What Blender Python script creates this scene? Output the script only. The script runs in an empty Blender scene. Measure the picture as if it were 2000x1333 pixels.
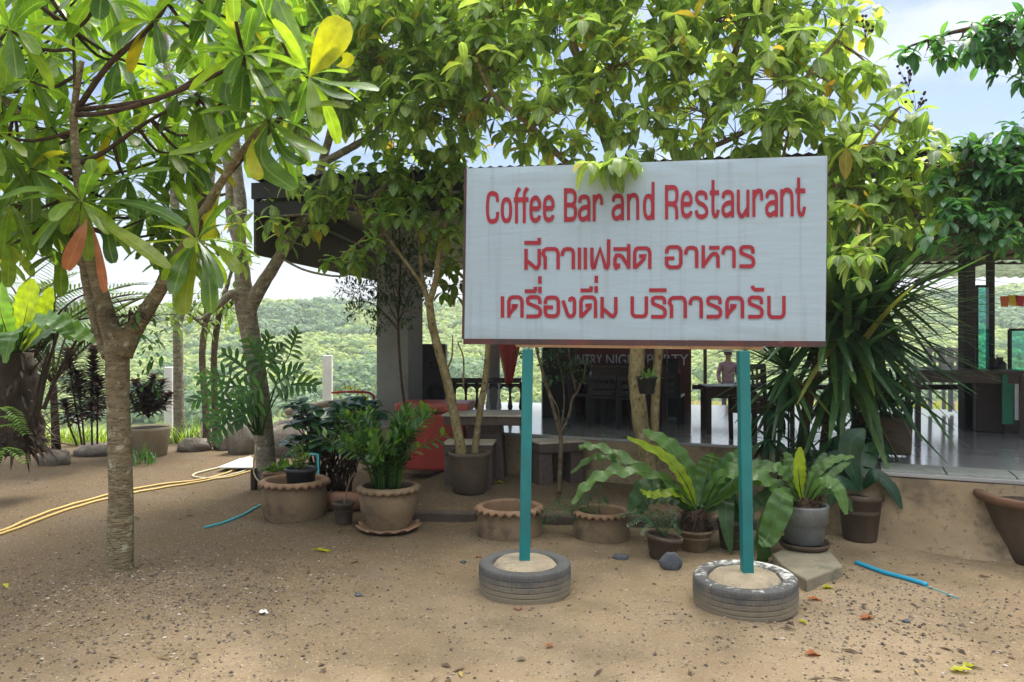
import bpy, math, random
import numpy as np
from mathutils import Vector, Matrix, noise
V = Vector
R = random.Random(11)
rad = math.radians
S = bpy.context.scene
COL = S.collection

# ------------------------------------------------------------------ camera, sky, sun, exposure
F, CX, CY, EYE = 1450.0, 1000.0, 667.0, 1.6
cd = bpy.data.cameras.new('camera'); cam = bpy.data.objects.new('camera', cd); COL.objects.link(cam)
cam.location = (0, 0, EYE); cam.rotation_euler = (rad(90), 0, 0)
cd.sensor_width = 36; cd.lens = 36 * F / 2000; cd.clip_start = .05; cd.clip_end = 3000
S.camera = cam
SUN_EL, SUN_AZ = 58, 24          # azimuth clockwise from +Y (the way the camera looks)
w = bpy.data.worlds.new('World'); S.world = w; w.use_nodes = True
nt = w.node_tree; nt.nodes.clear()
def N(t, k, **kw):
    n = t.nodes.new(k)
    for a, b in kw.items(): setattr(n, a, b)
    return n
out = N(nt, 'ShaderNodeOutputWorld'); bg = N(nt, 'ShaderNodeBackground'); bg.inputs[1].default_value = .11
sky = N(nt, 'ShaderNodeTexSky', sky_type='NISHITA', sun_disc=False)
sky.sun_elevation = rad(SUN_EL); sky.sun_rotation = rad(SUN_AZ); sky.air_density = 1.0; sky.dust_density = 1.5
tc = N(nt, 'ShaderNodeTexCoord'); mp = N(nt, 'ShaderNodeMapping'); mp.inputs['Scale'].default_value = (1.6, 1.6, 5.0)
mp.inputs['Location'].default_value = (.35, .2, .1)
nz = N(nt, 'ShaderNodeTexNoise'); nz.inputs['Scale'].default_value = 1.9; nz.inputs['Detail'].default_value = 9
nz.inputs['Roughness'].default_value = .55; nz.inputs['Distortion'].default_value = .3
cr = N(nt, 'ShaderNodeValToRGB'); cr.color_ramp.elements[0].position = .47; cr.color_ramp.elements[1].position = .78
mx = N(nt, 'ShaderNodeMixRGB'); 
# clouds grow brighter and closer towards the zenith, as under a bright overcast
sp0 = N(nt, 'ShaderNodeSeparateXYZ'); nt.links.new(tc.outputs['Generated'], sp0.inputs[0])
dr = N(nt, 'ShaderNodeMapRange'); dr.inputs[1].default_value = .38; dr.inputs[2].default_value = .9; dr.inputs[3].default_value = 4.0; dr.inputs[4].default_value = 20.0
cmb = N(nt, 'ShaderNodeCombineXYZ'); nt.links.new(sp0.outputs[2], dr.inputs[0])
for i_ in range(3): nt.links.new(dr.outputs[0], cmb.inputs[i_])
nt.links.new(cmb.outputs[0], mx.inputs[2])
cov = N(nt, 'ShaderNodeMapRange'); cov.inputs[1].default_value = .42; cov.inputs[2].default_value = .7; cov.inputs[4].default_value = .8; nt.links.new(sp0.outputs[2], cov.inputs[0])
sep = N(nt, 'ShaderNodeSeparateXYZ'); hz = N(nt, 'ShaderNodeMapRange'); hz.inputs[1].default_value = .0; hz.inputs[2].default_value = .24
hz.inputs[3].default_value = .85; hz.inputs[4].default_value = .0
mxf = N(nt, 'ShaderNodeMath', operation='MAXIMUM')
L = nt.links.new
L(tc.outputs['Generated'], mp.inputs[0]); L(mp.outputs[0], nz.inputs[0]); L(nz.outputs[0], cr.inputs[0])
L(tc.outputs['Generated'], sep.inputs[0]); L(sep.outputs[2], hz.inputs[0])
L(cr.outputs[0], mxf.inputs[0]); L(hz.outputs[0], mxf.inputs[1]); mxg = N(nt, 'ShaderNodeMath', operation='MAXIMUM'); L(mxf.outputs[0], mxg.inputs[0]); L(cov.outputs[0], mxg.inputs[1]); L(mxg.outputs[0], mx.inputs[0])

sg_ = N(nt, 'ShaderNodeMixRGB', blend_type='MULTIPLY'); sg_.inputs[0].default_value = 1; sg_.inputs[2].default_value = (.40, .44, .50, 1)
L(sky.outputs[0], sg_.inputs[1]); L(sg_.outputs[0], mx.inputs[1]); L(mx.outputs[0], bg.inputs[0]); L(bg.outputs[0], out.inputs[0])
sd = bpy.data.lights.new('sun', 'SUN'); sd.energy = 3.0; sd.angle = rad(26); sd.color = (1, .95, .86)
sun = bpy.data.objects.new('sun', sd); COL.objects.link(sun)
sv = V((math.sin(rad(SUN_AZ)) * math.cos(rad(SUN_EL)), math.cos(rad(SUN_AZ)) * math.cos(rad(SUN_EL)), math.sin(rad(SUN_EL))))
sun.rotation_euler = (-sv).to_track_quat('-Z', 'Y').to_euler(); sun.location = sv * 40
S.view_settings.view_transform = 'Standard'; S.view_settings.look = 'None'
S.view_settings.exposure = 1.35; S.view_settings.gamma = 1
S.cycles.max_bounces = 8; S.cycles.transparent_max_bounces = 12; S.cycles.diffuse_bounces = 5

# ------------------------------------------------------------------ placing helpers
def P(px, py, Y): return V(((px - CX) / F * Y, Y, EYE - (py - CY) / F * Y))
def G(px, py, z=0):
    return P(px, py, (EYE - z) * F / (py - CY))
def rr(a, b): return R.uniform(a, b)
def rdir():
    while True:
        d = V((rr(-1, 1), rr(-1, 1), rr(-1, 1)))
        if .05 < d.length < 1: return d.normalized()
def catmull(pts, n):
    pts = [V(p) for p in pts]
    if len(pts) == 2: return [pts[0].lerp(pts[1], i / n) for i in range(n + 1)]
    q = [pts[0] * 2 - pts[1]] + pts + [pts[-1] * 2 - pts[-2]]
    o = []
    m = len(pts) - 1
    for k in range(n + 1):
        t = k / n * m; i = min(int(t), m - 1); t -= i
        a, b, c, d = q[i], q[i + 1], q[i + 2], q[i + 3]
        o.append(.5 * ((2 * b) + (c - a) * t + (2 * a - 5 * b + 4 * c - d) * t * t + (3 * b - a - 3 * c + d) * t ** 3))
    return o
PROF = {
    'ob': lambda t: (t ** 1.15 * (1 - t) ** .42) * 2.02,
    'lance': lambda t: math.sin(math.pi * t ** .85) ** .85 if 0 < t < 1 else 0,
    'ell': lambda t: math.sin(math.pi * t) ** .7 if 0 < t < 1 else 0,
    'strap': lambda t: min(1, .16 + t * 1.9, math.sqrt(max(0, (1 - t) * 2.2))),
    'sword': lambda t: min(1, .55 + t * 2) * (1 - t) ** .5,
    'tip': lambda t: (.25 + .75 * min(1, t * 2.2)) * math.sqrt(max(0, 1 - t ** 3)),
}
class MB:
    def __init__(s): s.v = []; s.f = []; s.uv = []
    def add(s, vs, fs, uv=None):
        o = len(s.v); s.v += [tuple(p) for p in vs]; s.f += [tuple(i + o for i in f) for f in fs]
        s.uv += uv if uv else [(0, 0)] * len(vs)
    def box(s, c, size, rz=0, rot=None, taper=1.0):
        M = rot if rot is not None else Matrix.Rotation(rz, 3, 'Z')
        x, y, z = (k / 2 for k in size); c = V(c)
        vs = []
        for sz in (-1, 1):
            k = taper if sz > 0 else 1
            for sx, sy in ((-1, -1), (1, -1), (1, 1), (-1, 1)): vs.append(c + M @ V((sx * x * k, sy * y * k, sz * z)))
        s.add(vs, [(3, 2, 1, 0), (4, 5, 6, 7), (0, 1, 5, 4), (1, 2, 6, 5), (2, 3, 7, 6), (3, 0, 4, 7)])
    def bar(s, a, b, w_, h_, up=(0, 0, 1)):
        a, b = V(a), V(b); d = (b - a).normalized(); u = V(up)
        if abs(d.dot(u)) > .95: u = V((0, 1, 0))
        sd_ = d.cross(u).normalized(); u = sd_.cross(d)
        vs = []
        for p in (a, b):
            for i, j in ((-1, -1), (1, -1), (1, 1), (-1, 1)): vs.append(p + sd_ * i * w_ / 2 + u * j * h_ / 2)
        s.add(vs, [(0, 1, 2, 3), (7, 6, 5, 4), (4, 5, 1, 0), (5, 6, 2, 1), (6, 7, 3, 2), (7, 4, 0, 3)])
    def tube(s, pts, rs, n=8, jit=0, sub=1):
        if sub > 1:
            m = len(pts) - 1
            if not hasattr(rs, '__len__'): rs = [rs] * len(pts)
            r2 = []
            for k in range(m * sub + 1):
                t = k / sub; i = min(int(t), m - 1); r2.append(rs[i] + (rs[i + 1] - rs[i]) * (t - i))
            pts = catmull(pts, m * sub); rs = r2
        pts = [V(p) for p in pts]
        if not hasattr(rs, '__len__'): rs = [rs] * len(pts)
        vs = []; uv = []; u = None
        for i, p in enumerate(pts):
            d = (pts[min(i + 1, len(pts) - 1)] - pts[max(i - 1, 0)])
            d = d.normalized() if d.length > 1e-9 else V((0, 0, 1))
            if u is None: u = d.orthogonal().normalized()
            u = (u - d * u.dot(d)).normalized(); v_ = d.cross(u)
            for k in range(n):
                a = 2 * math.pi * k / n; r = rs[i] * (1 + (rr(-jit, jit) if jit else 0))
                vs.append(p + (u * math.cos(a) + v_ * math.sin(a)) * r); uv.append((k / n, i / len(pts)))
        fs = []
        for i in range(len(pts) - 1):
            for k in range(n):
                k2 = (k + 1) % n; fs.append((i * n + k, i * n + k2, (i + 1) * n + k2, (i + 1) * n + k))
        fs.append(tuple(range(n - 1, -1, -1))); o = (len(pts) - 1) * n; fs.append(tuple(range(o, o + n)))
        s.add(vs, fs, uv)
    def lathe(s, prof, c=(0, 0, 0), n=48, k=0, rot=None, cap0=True, cap1=False):
        """prof: (r, z[, radial wave, height wave])"""
        c = V(c); vs = []; fs = []; uv = []
        for j, p in enumerate(prof):
            r, z = p[0], p[1]; wr = p[2] if len(p) > 2 else 0; wz = p[3] if len(p) > 3 else 0
            for i in range(n):
                a = 2 * math.pi * i / n; cs = math.cos(k * a)
                q = V(((r + wr * cs) * math.cos(a), (r + wr * cs) * math.sin(a), z + wz * cs))
                vs.append(c + (rot @ q if rot is not None else q)); uv.append((i / n, j / len(prof)))
        for j in range(len(prof) - 1):
            for i in range(n):
                i2 = (i + 1) % n; fs.append((j * n + i, j * n + i2, (j + 1) * n + i2, (j + 1) * n + i))
        if cap0: fs.append(tuple(range(n - 1, -1, -1)))
        if cap1: o = (len(prof) - 1) * n; fs.append(tuple(range(o, o + n)))
        s.add(vs, fs, uv)
    def prism(s, poly, z0, z1):
        n = len(poly); vs = [(p[0], p[1], z0) for p in poly] + [(p[0], p[1], z1) for p in poly]
        fs = [tuple(range(n - 1, -1, -1)), tuple(range(n, 2 * n))] + [(i, (i + 1) % n, (i + 1) % n + n, i + n) for i in range(n)]
        s.add(vs, fs)
    def rowleaf(s, pts, sides, nrms, ws, fold, wave=0, wf=0):
        vs = []; uv = []; n = len(pts) - 1; ph = rr(0, 6)
        for i in range(n + 1):
            w_ = ws[i]; lift = nrms[i] * (fold * w_)
            wl = nrms[i] * (wave * w_ * math.sin(ph + wf * i)); wr_ = nrms[i] * (wave * w_ * math.sin(ph + 1.7 + wf * i))
            vs += [pts[i] - sides[i] * w_ + lift + wl, pts[i], pts[i] + sides[i] * w_ + lift + wr_]
            uv += [(0, i / n), (.5, i / n), (1, i / n)]
        fs = []
        for i in range(n):
            a = i * 3; fs += [(a, a + 1, a + 4, a + 3), (a + 1, a + 2, a + 5, a + 4)]
        s.add(vs, fs, uv)
    def leaf(s, base, d, L_, W, droop=.5, n=5, shape='ell', fold=.25, up=None, wave=0, curl=0):
        d = V(d).normalized(); u = V(up) if up else V((0, 0, 1))
        sd_ = d.cross(u)
        if sd_.length < .05: sd_ = d.cross(V((1, .3, 0)))
        sd_.normalize(); p = V(base); pts = []; sides = []; nr = []; ws = []
        pf = PROF[shape]
        for i in range(n + 1):
            t = i / n; nm = sd_.cross(d).normalized()
            pts.append(p.copy()); sides.append(sd_); nr.append(nm); ws.append(max(.0008, W / 2 * pf(min(.985, max(.015, t)))))
            p = p + d * (L_ / n); d = (d + V((0, 0, -1)) * (droop / n) + nm * (curl / n)).normalized()
        s.rowleaf(pts, sides, nr, ws, fold, wave, 2.1)
    def leafpath(s, pts, W, shape='strap', n=14, fold=.2, wave=0, wf=1.5, up=(0, -.5, 1), roll=0):
        c = catmull(pts, n); sides = []; nr = []; ws = []; pf = PROF[shape]; upv = V(up).normalized(); prev = None
        for i in range(n + 1):
            d = (c[min(i + 1, n)] - c[max(i - 1, 0)]).normalized(); sd_ = d.cross(upv)
            if sd_.length < .15 and prev: sd_ = prev.copy()
            sd_.normalize()
            if prev and sd_.dot(prev) < 0: sd_ = -sd_
            if prev: sd_ = (sd_ + prev).normalized()
            prev = sd_.copy()
            nm = sd_.cross(d)
            if nm.dot(upv) < 0 and abs(nm.dot(upv)) > .3: nm = -nm
            sides.append(sd_); nr.append(nm); ws.append(max(.001, W / 2 * pf(min(.985, max(.01, i / n)))))
        s.rowleaf(c, sides, nr, ws, fold, wave, wf)
    def build(s, name, mat, parent=None, smooth=True, bevel=0, origin=None):
        me = bpy.data.meshes.new(name)
        o0 = V((0, 0, 0))
        if parent is not None: o0 = V(parent['_o']) if '_o' in parent else parent.location
        elif origin is not None: o0 = V(origin)
        me.from_pydata([(a[0] - o0.x, a[1] - o0.y, a[2] - o0.z) for a in s.v], [], s.f)
        if any(u != (0, 0) for u in s.uv[:400]):
            ul = me.uv_layers.new(name='UVMap')
            idx = np.empty(len(me.loops), dtype=np.int32); me.loops.foreach_get('vertex_index', idx)
            ul.data.foreach_set('uv', np.array(s.uv, dtype=np.float32)[idx].ravel())
        me.polygons.foreach_set('use_smooth', [smooth] * len(me.polygons))
        me.materials.append(mat); me.update()
        o = bpy.data.objects.new(name, me); COL.objects.link(o)
        if parent is not None: o.parent = parent; o['_o'] = tuple(o0)
        else: o.location = o0; o['_o'] = tuple(o0)
        if bevel:
            m = o.modifiers.new('bevel', 'BEVEL'); m.width = bevel; m.segments = 2; m.limit_method = 'ANGLE'
        return o
ALL_O = []
def thing(name, label, cat, loc=(0, 0, 0), group=None):
    o = bpy.data.objects.new(name, None); COL.objects.link(o); o.location = loc; o.empty_display_size = .1
    o['label'] = label; o['category'] = cat; o['_o'] = tuple(loc)
    if group: o['group'] = group
    return o
def tag(o, label, cat, group=None):
    o['label'] = label; o['category'] = cat
    if group: o['group'] = group
    return o
def kind(o, k, label=None, cat=None):
    o['kind'] = k
    if label: o['label'] = label
    if cat: o['category'] = cat
    return o
def copy_tree(o, loc, rz=0, label=None):
    c = o.copy(); COL.objects.link(c); c.location = loc; c.rotation_euler = (0, 0, rz)
    if label: c['label'] = label
    for ch in o.children:
        d = ch.copy(); COL.objects.link(d); d.parent = c
        for g in ch.children:
            e = g.copy(); COL.objects.link(e); e.parent = d
    return c

# ------------------------------------------------------------------ materials
def c4(c): return (c[0], c[1], c[2], 1)
def pm(name, c1, c2=None, scale=6, rough=.7, bump=.15, stain=None, metal=0, spec=.35, stretch=(1, 1, 1), fine=None, bscale=None):
    m = bpy.data.materials.new(name); m.use_nodes = True; t = m.node_tree; b = t.nodes['Principled BSDF']; l = t.links.new
    c2 = c2 or tuple(k * .75 for k in c1)
    tcn = N(t, 'ShaderNodeTexCoord'); mpn = N(t, 'ShaderNodeMapping'); mpn.inputs['Scale'].default_value = stretch
    l(tcn.outputs['Object'], mpn.inputs[0])
    nn = N(t, 'ShaderNodeTexNoise'); nn.inputs['Scale'].default_value = scale; nn.inputs['Detail'].default_value = 8; nn.inputs['Roughness'].default_value = .62
    l(mpn.outputs[0], nn.inputs[0])
    cr_ = N(t, 'ShaderNodeValToRGB'); cr_.color_ramp.elements[0].position = .32; cr_.color_ramp.elements[1].position = .68
    cr_.color_ramp.elements[0].color = c4(c2); cr_.color_ramp.elements[1].color = c4(c1)
    l(nn.outputs[0], cr_.inputs[0]); colr = cr_.outputs[0]
    if fine:   # (colour, scale, threshold) fine speckle
        vn = N(t, 'ShaderNodeTexNoise'); vn.inputs['Scale'].default_value = fine[1]; vn.inputs['Detail'].default_value = 3
        l(mpn.outputs[0], vn.inputs[0]); r2 = N(t, 'ShaderNodeValToRGB')
        r2.color_ramp.elements[0].position = fine[2]; r2.color_ramp.elements[1].position = fine[2] + .06
        l(vn.outputs[0], r2.inputs[0]); x = N(t, 'ShaderNodeMixRGB'); x.inputs[2].default_value = c4(fine[0])
        l(r2.outputs[0], x.inputs[0]); l(colr, x.inputs[1]); colr = x.outputs[0]
    if stain:  # (colour, scale, threshold)
        sn = N(t, 'ShaderNodeTexNoise'); sn.inputs['Scale'].default_value = stain[1]; sn.inputs['Detail'].default_value = 7; sn.inputs['Roughness'].default_value = .65
        mp2 = N(t, 'ShaderNodeMapping'); mp2.inputs['Location'].default_value = (3.1, 1.7, 5.2); l(tcn.outputs['Object'], mp2.inputs[0]); l(mp2.outputs[0], sn.inputs[0])
        r3 = N(t, 'ShaderNodeValToRGB'); r3.color_ramp.elements[0].position = stain[2]; r3.color_ramp.elements[1].position = stain[2] + .12
        l(sn.outputs[0], r3.inputs[0]); y = N(t, 'ShaderNodeMixRGB'); y.inputs[2].default_value = c4(stain[0])
        l(r3.outputs[0], y.inputs[0]); l(colr, y.inputs[1]); colr = y.outputs[0]
    l(colr, b.inputs['Base Color']); b.inputs['Roughness'].default_value = rough; b.inputs['Metallic'].default_value = metal
    b.inputs['Specular IOR Level'].default_value = spec
    if bump:
        n3 = N(t, 'ShaderNodeTexNoise'); n3.inputs['Scale'].default_value = bscale or scale * 5; n3.inputs['Detail'].default_value = 6; l(mpn.outputs[0], n3.inputs[0])
        bp = N(t, 'ShaderNodeBump'); bp.inputs['Strength'].default_value = bump; bp.inputs['Distance'].default_value = .02
        l(n3.outputs[0], bp.inputs['Height']); l(bp.outputs[0], b.inputs['Normal'])
    return m
def leafmat(name, cols, trans, tw=.4, rough=.42, rib=.35, rcol=None, veins=0):
    """cols: [(pos, colour)] picked per leaf"""
    m = bpy.data.materials.new(name); m.use_nodes = True; t = m.node_tree; b = t.nodes['Principled BSDF']; l = t.links.new
    o = t.nodes['Material Output']
    g = N(t, 'ShaderNodeNewGeometry'); cr_ = N(t, 'ShaderNodeValToRGB')
    e = cr_.color_ramp.elements
    while len(e) > 1: e.remove(e[-1])
    e[0].position = cols[0][0]; e[0].color = c4(cols[0][1])
    for p, c in cols[1:]:
        k = e.new(p); k.color = c4(c)
    l(g.outputs['Random Per Island'], cr_.inputs[0])
    tcn = N(t, 'ShaderNodeTexCoord'); nn = N(t, 'ShaderNodeTexNoise'); nn.inputs['Scale'].default_value = 14; nn.inputs['Detail'].default_value = 4
    l(tcn.outputs['Object'], nn.inputs[0]); mr = N(t, 'ShaderNodeMapRange'); mr.inputs[1].default_value = .3; mr.inputs[2].default_value = .7; mr.inputs[3].default_value = .72; mr.inputs[4].default_value = 1.25
    l(nn.outputs[0], mr.inputs[0]); mu = N(t, 'ShaderNodeMixRGB', blend_type='MULTIPLY'); mu.inputs[0].default_value = 1
    l(cr_.outputs[0], mu.inputs[1]); l(mr.outputs[0], mu.inputs[2]); colr = mu.outputs[0]
    if rib:
        uvn = N(t, 'ShaderNodeUVMap'); sp = N(t, 'ShaderNodeSeparateXYZ'); l(uvn.outputs[0], sp.inputs[0])
        a = N(t, 'ShaderNodeMath', operation='SUBTRACT'); a.inputs[1].default_value = .5; l(sp.outputs[0], a.inputs[0])
        ab = N(t, 'ShaderNodeMath', operation='ABSOLUTE'); l(a.outputs[0], ab.inputs[0])
        r = N(t, 'ShaderNodeMapRange'); r.inputs[1].default_value = .015; r.inputs[2].default_value = .07; r.inputs[3].default_value = rib; r.inputs[4].default_value = 0
        l(ab.outputs[0], r.inputs[0]); fac = r.outputs[0]
        if veins:
            ad = N(t, 'ShaderNodeMath', operation='MULTIPLY_ADD'); ad.inputs[1].default_value = -.5; l(ab.outputs[0], ad.inputs[0]); l(sp.outputs[1], ad.inputs[2])
            ml = N(t, 'ShaderNodeMath', operation='MULTIPLY'); ml.inputs[1].default_value = veins; l(ad.outputs[0], ml.inputs[0])
            fr = N(t, 'ShaderNodeMath', operation='FRACT'); l(ml.outputs[0], fr.inputs[0])
            r9 = N(t, 'ShaderNodeMapRange'); r9.inputs[1].default_value = 0; r9.inputs[2].default_value = .18; r9.inputs[3].default_value = rib * .45; r9.inputs[4].default_value = 0
            l(fr.outputs[0], r9.inputs[0]); mm = N(t, 'ShaderNodeMath', operation='MAXIMUM'); l(fac, mm.inputs[0]); l(r9.outputs[0], mm.inputs[1]); fac = mm.outputs[0]
        x = N(t, 'ShaderNodeMixRGB'); rc = rcol or tuple(min(1, k * 2.2 + .03) for k in cols[len(cols) // 2][1]); x.inputs[2].default_value = c4(rc)
        l(fac, x.inputs[0]); l(colr, x.inputs[1]); colr = x.outputs[0]
    l(colr, b.inputs['Base Color']); b.inputs['Roughness'].default_value = rough; b.inputs['Specular IOR Level'].default_value = .5
    tr = N(t, 'ShaderNodeBsdfTranslucent'); gm = N(t, 'ShaderNodeMixRGB', blend_type='MULTIPLY'); gm.inputs[0].default_value = 1
    gm.inputs[2].default_value = c4(trans); l(colr, gm.inputs[1]); l(gm.outputs[0], tr.inputs[0])
    ms = N(t, 'ShaderNodeMixShader'); ms.inputs[0].default_value = tw; l(b.outputs[0], ms.inputs[1]); l(tr.outputs[0], ms.inputs[2]); l(ms.outputs[0], o.inputs[0])
    return m
def bark(name, c1, c2, lichen=None, rings=0):
    m = pm(name, c1, c2, scale=9, rough=.9, bump=.9, stain=(lichen, 16, .55) if lichen else None, spec=.1, stretch=(1, 1, 3.5 if rings else .6), bscale=26, fine=(tuple(k * .5 for k in c2), 38, .60))
    return m

M = {}
CANOPY = [(0, (.105, .18, .052)), (.3, (.165, .255, .068)), (.6, (.23, .325, .085)), (.85, (.29, .385, .095)), (.965, (.33, .38, .06)), (.985, (.40, .32, .05)), (1, (.42, .24, .05))]
M['canopy'] = leafmat('canopy_leaf', CANOPY, (1.8, 1.8, 1.0), .58, .45, .3)
M['potted_tree_leaf'] = leafmat('potted_tree_leaf', [(0, (.075, .15, .035)), (.5, (.12, .21, .045)), (.85, (.18, .27, .05)), (1, (.28, .33, .05))], (2.2, 2.1, .8), .5, .45, .3)
M['bigleaf'] = leafmat('big_leaf', [(0, (.045, .11, .022)), (.3, (.08, .17, .028)), (.65, (.125, .23, .032)), (.9, (.19, .29, .04)), (.985, (.2, .26, .03)), (1, (.5, .36, .01))], (2.1, 2.0, .6), .5, .3, .6, (.28, .36, .12), 9)
M['yellow_leaf'] = leafmat('yellow_leaf', [(0, (.46, .44, .012)), (.5, (.42, .45, .015)), (1, (.5, .40, .012))], (1.2, 1.2, .4), .45, .4, .4, (.55, .5, .05), 9)
M['orange_leaf'] = leafmat('orange_leaf', [(0, (.36, .13, .03)), (.5, (.34, .10, .035)), (1, (.42, .2, .04))], (1.3, 1, .6), .35, .45, .3, (.5, .3, .1), 8)
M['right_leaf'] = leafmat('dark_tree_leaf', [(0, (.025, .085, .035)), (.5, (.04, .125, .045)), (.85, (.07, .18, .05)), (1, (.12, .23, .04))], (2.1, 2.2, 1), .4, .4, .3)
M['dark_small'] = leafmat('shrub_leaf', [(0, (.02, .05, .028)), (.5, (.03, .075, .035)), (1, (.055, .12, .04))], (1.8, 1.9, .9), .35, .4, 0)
M['sword'] = leafmat('sword_leaf', [(0, (.026, .07, .032)), (.5, (.042, .105, .04)), (.88, (.075, .15, .045)), (.97, (.15, .21, .04)), (1, (.24, .22, .06))], (1.8, 2, .8), .3, .32, .25, (.06, .12, .05))
M['fern'] = leafmat('fern_leaf', [(0, (.05, .13, .03)), (.5, (.09, .19, .045)), (1, (.14, .26, .05))], (2.3, 2.2, .7), .42, .35, .5, (.2, .28, .1), 22)
M['fern_bright'] = leafmat('bright_fern_leaf', [(0, (.2, .32, .02)), (1, (.28, .38, .02))], (1.9, 1.7, .5), .45, .38, .4, (.35, .4, .1), 22)
M['fern_dark'] = leafmat('dark_fern_leaf', [(0, (.025, .07, .018)), (1, (.05, .12, .025))], (2, 2, .7), .35, .4, .4, (.1, .16, .06), 22)
M['zz'] = leafmat('glossy_leaf', [(0, (.022, .065, .018)), (.5, (.04, .11, .024)), (.85, (.08, .17, .03)), (1, (.18, .26, .04))], (2.1, 2.1, .6), .33, .22, .3)
M['philo'] = leafmat('lobed_leaf', [(0, (.025, .075, .02)), (.6, (.045, .13, .03)), (1, (.09, .2, .03))], (2, 2.1, .7), .36, .3, .3)
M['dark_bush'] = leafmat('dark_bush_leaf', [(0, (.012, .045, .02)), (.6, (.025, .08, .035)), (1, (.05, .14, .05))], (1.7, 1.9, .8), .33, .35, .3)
M['purple'] = leafmat('purple_leaf', [(0, (.035, .02, .02)), (.6, (.06, .03, .03)), (.9, (.07, .06, .03)), (1, (.1, .13, .04))], (2, 1.2, 1), .3, .4, .2)
M['palm'] = leafmat('palm_leaf', [(0, (.025, .06, .018)), (.6, (.05, .1, .02)), (1, (.1, .15, .03))], (2.2, 2.1, .7), .4, .4, 0)
M['grass'] = leafmat('grass_leaf', [(0, (.1, .19, .02)), (.6, (.17, .27, .03)), (1, (.26, .34, .05))], (2, 1.9, .6), .4, .5, 0)
M['lace'] = leafmat('lacy_leaf', [(0, (.03, .1, .04)), (1, (.06, .16, .06))], (2, 2, .9), .4, .5, 0)
M['bark_a'] = bark('ringed_bark', (.25, .205, .125), (.12, .095, .055), (.38, .37, .26), 1)
M['bark_b'] = bark('grey_ringed_bark', (.34, .30, .235), (.17, .145, .105), (.46, .44, .37), 1)
M['bark_c'] = bark('mottled_bark', (.29, .235, .12), (.15, .115, .055), (.32, .31, .19))
M['bark_dark'] = bark('dark_twig_bark', (.09, .06, .04), (.045, .03, .022))
M['bark_thin'] = bark('thin_stem_bark', (.17, .13, .085), (.08, .06, .04), (.25, .24, .17))
M['deadleaf'] = pm('dead_leaf_bases', (.075, .052, .033), (.025, .018, .012), 12, .9, .6, stretch=(1, 1, .3))
M['soil'] = pm('pot_soil', (.06, .042, .028), (.03, .02, .014), 30, .95, .6)
M['clay'] = pm('clay_pot', (.235, .165, .095), (.155, .105, .06), 5, .75, .2, stain=((.085, .062, .042), 2.6, .55), fine=((.3, .23, .15), 60, .66))
M['clay_warm'] = pm('worn_clay_rim', (.27, .165, .095), (.17, .10, .06), 8, .8, .25, stain=((.1, .07, .05), 5, .58))
M['clay_dark'] = pm('dark_clay_pot', (.11, .08, .055), (.07, .05, .035), 6, .75, .2, stain=((.17, .13, .09), 5, .6))
M['clay_red'] = pm('red_clay', (.26, .12, .075), (.18, .085, .055), 6, .6, .15)
M['grey_pot'] = pm('grey_pot', (.2, .215, .21), (.13, .14, .14), 6, .6, .15, stain=((.1, .1, .09), 4, .58))
M['black_plastic'] = pm('black_plastic', (.035, .038, .04), (.022, .024, .026), 10, .45, .05, stain=((.1, .085, .065), 6, .6))
M['beige_pot'] = pm('beige_pot', (.34, .28, .2), (.26, .21, .145), 5, .8, .2, stain=((.2, .15, .1), 3, .58))
M['stone'] = pm('stone', (.23, .20, .165), (.13, .11, .09), 6, .9, .5, fine=((.08, .07, .06), 40, .62))
M['slab'] = pm('flat_stone', (.27, .235, .165), (.17, .145, .1), 5, .85, .4, stain=((.13, .125, .08), 4, .56))
M['slate'] = pm('slate', (.10, .11, .12), (.06, .066, .075), 9, .8, .4)
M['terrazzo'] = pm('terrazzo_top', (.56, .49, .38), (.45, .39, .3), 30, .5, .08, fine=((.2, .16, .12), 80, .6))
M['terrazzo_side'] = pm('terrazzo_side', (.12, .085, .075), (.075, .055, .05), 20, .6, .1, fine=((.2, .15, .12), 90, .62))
M['concrete'] = pm('sandy_concrete', (.38, .31, .21), (.25, .205, .14), 7, .9, .8, stain=((.18, .165, .13), 6, .54), fine=((.25, .2, .14), 60, .6))
M['teal'] = pm('teal_paint', (.0, .165, .17), (.0, .12, .125), 4, .38, .06, stain=((.10, .07, .045), 11, .655), spec=.5)
M['red_letter'] = pm('red_lettering', (.285, .016, .032), (.24, .015, .028), 5, .6, 0)
M['rust'] = pm('rusty_frame', (.11, .035, .032), (.035, .032, .034), 6, .7, .3, stain=((.28, .14, .09), 14, .62))
M['rust_bar'] = pm('peeling_bar', (.55, .40, .25), (.42, .27, .15), 12, .7, .3, stain=((.24, .09, .04), 14, .6))
M['roof'] = pm('dark_roof_sheet', (.035, .04, .05), (.022, .025, .032), 3, .5, .1)
M['fascia'] = pm('dark_fascia', (.028, .027, .028), (.018, .018, .02), 3, .6, .05)
M['panel'] = pm('grey_soffit_panel', (.075, .066, .058), (.055, .05, .045), 2, .7, .05)
M['beam'] = pm('dark_beam', (.02, .018, .018), (.012, .011, .011), 5, .6, .05)
M['wall_grey'] = pm('grey_plaster', (.30, .31, .29), (.24, .25, .23), 2.5, .85, .1, stain=((.2, .2, .18), 2, .6))
M['tile'] = pm('glossy_floor_tile', (.36, .36, .35), (.28, .28, .28), 3, .12, .02, spec=.6)
M['tile_edge'] = pm('worn_tile_edge', (.33, .34, .31), (.22, .23, .21), 14, .5, .1, fine=((.45, .45, .42), 50, .62))
M['earthwall'] = pm('sandy_plinth', (.33, .25, .155), (.24, .175, .105), 2.2, .9, .35, stain=((.15, .115, .075), 2.3, .53), fine=((.2, .15, .095), 25, .6))
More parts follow.
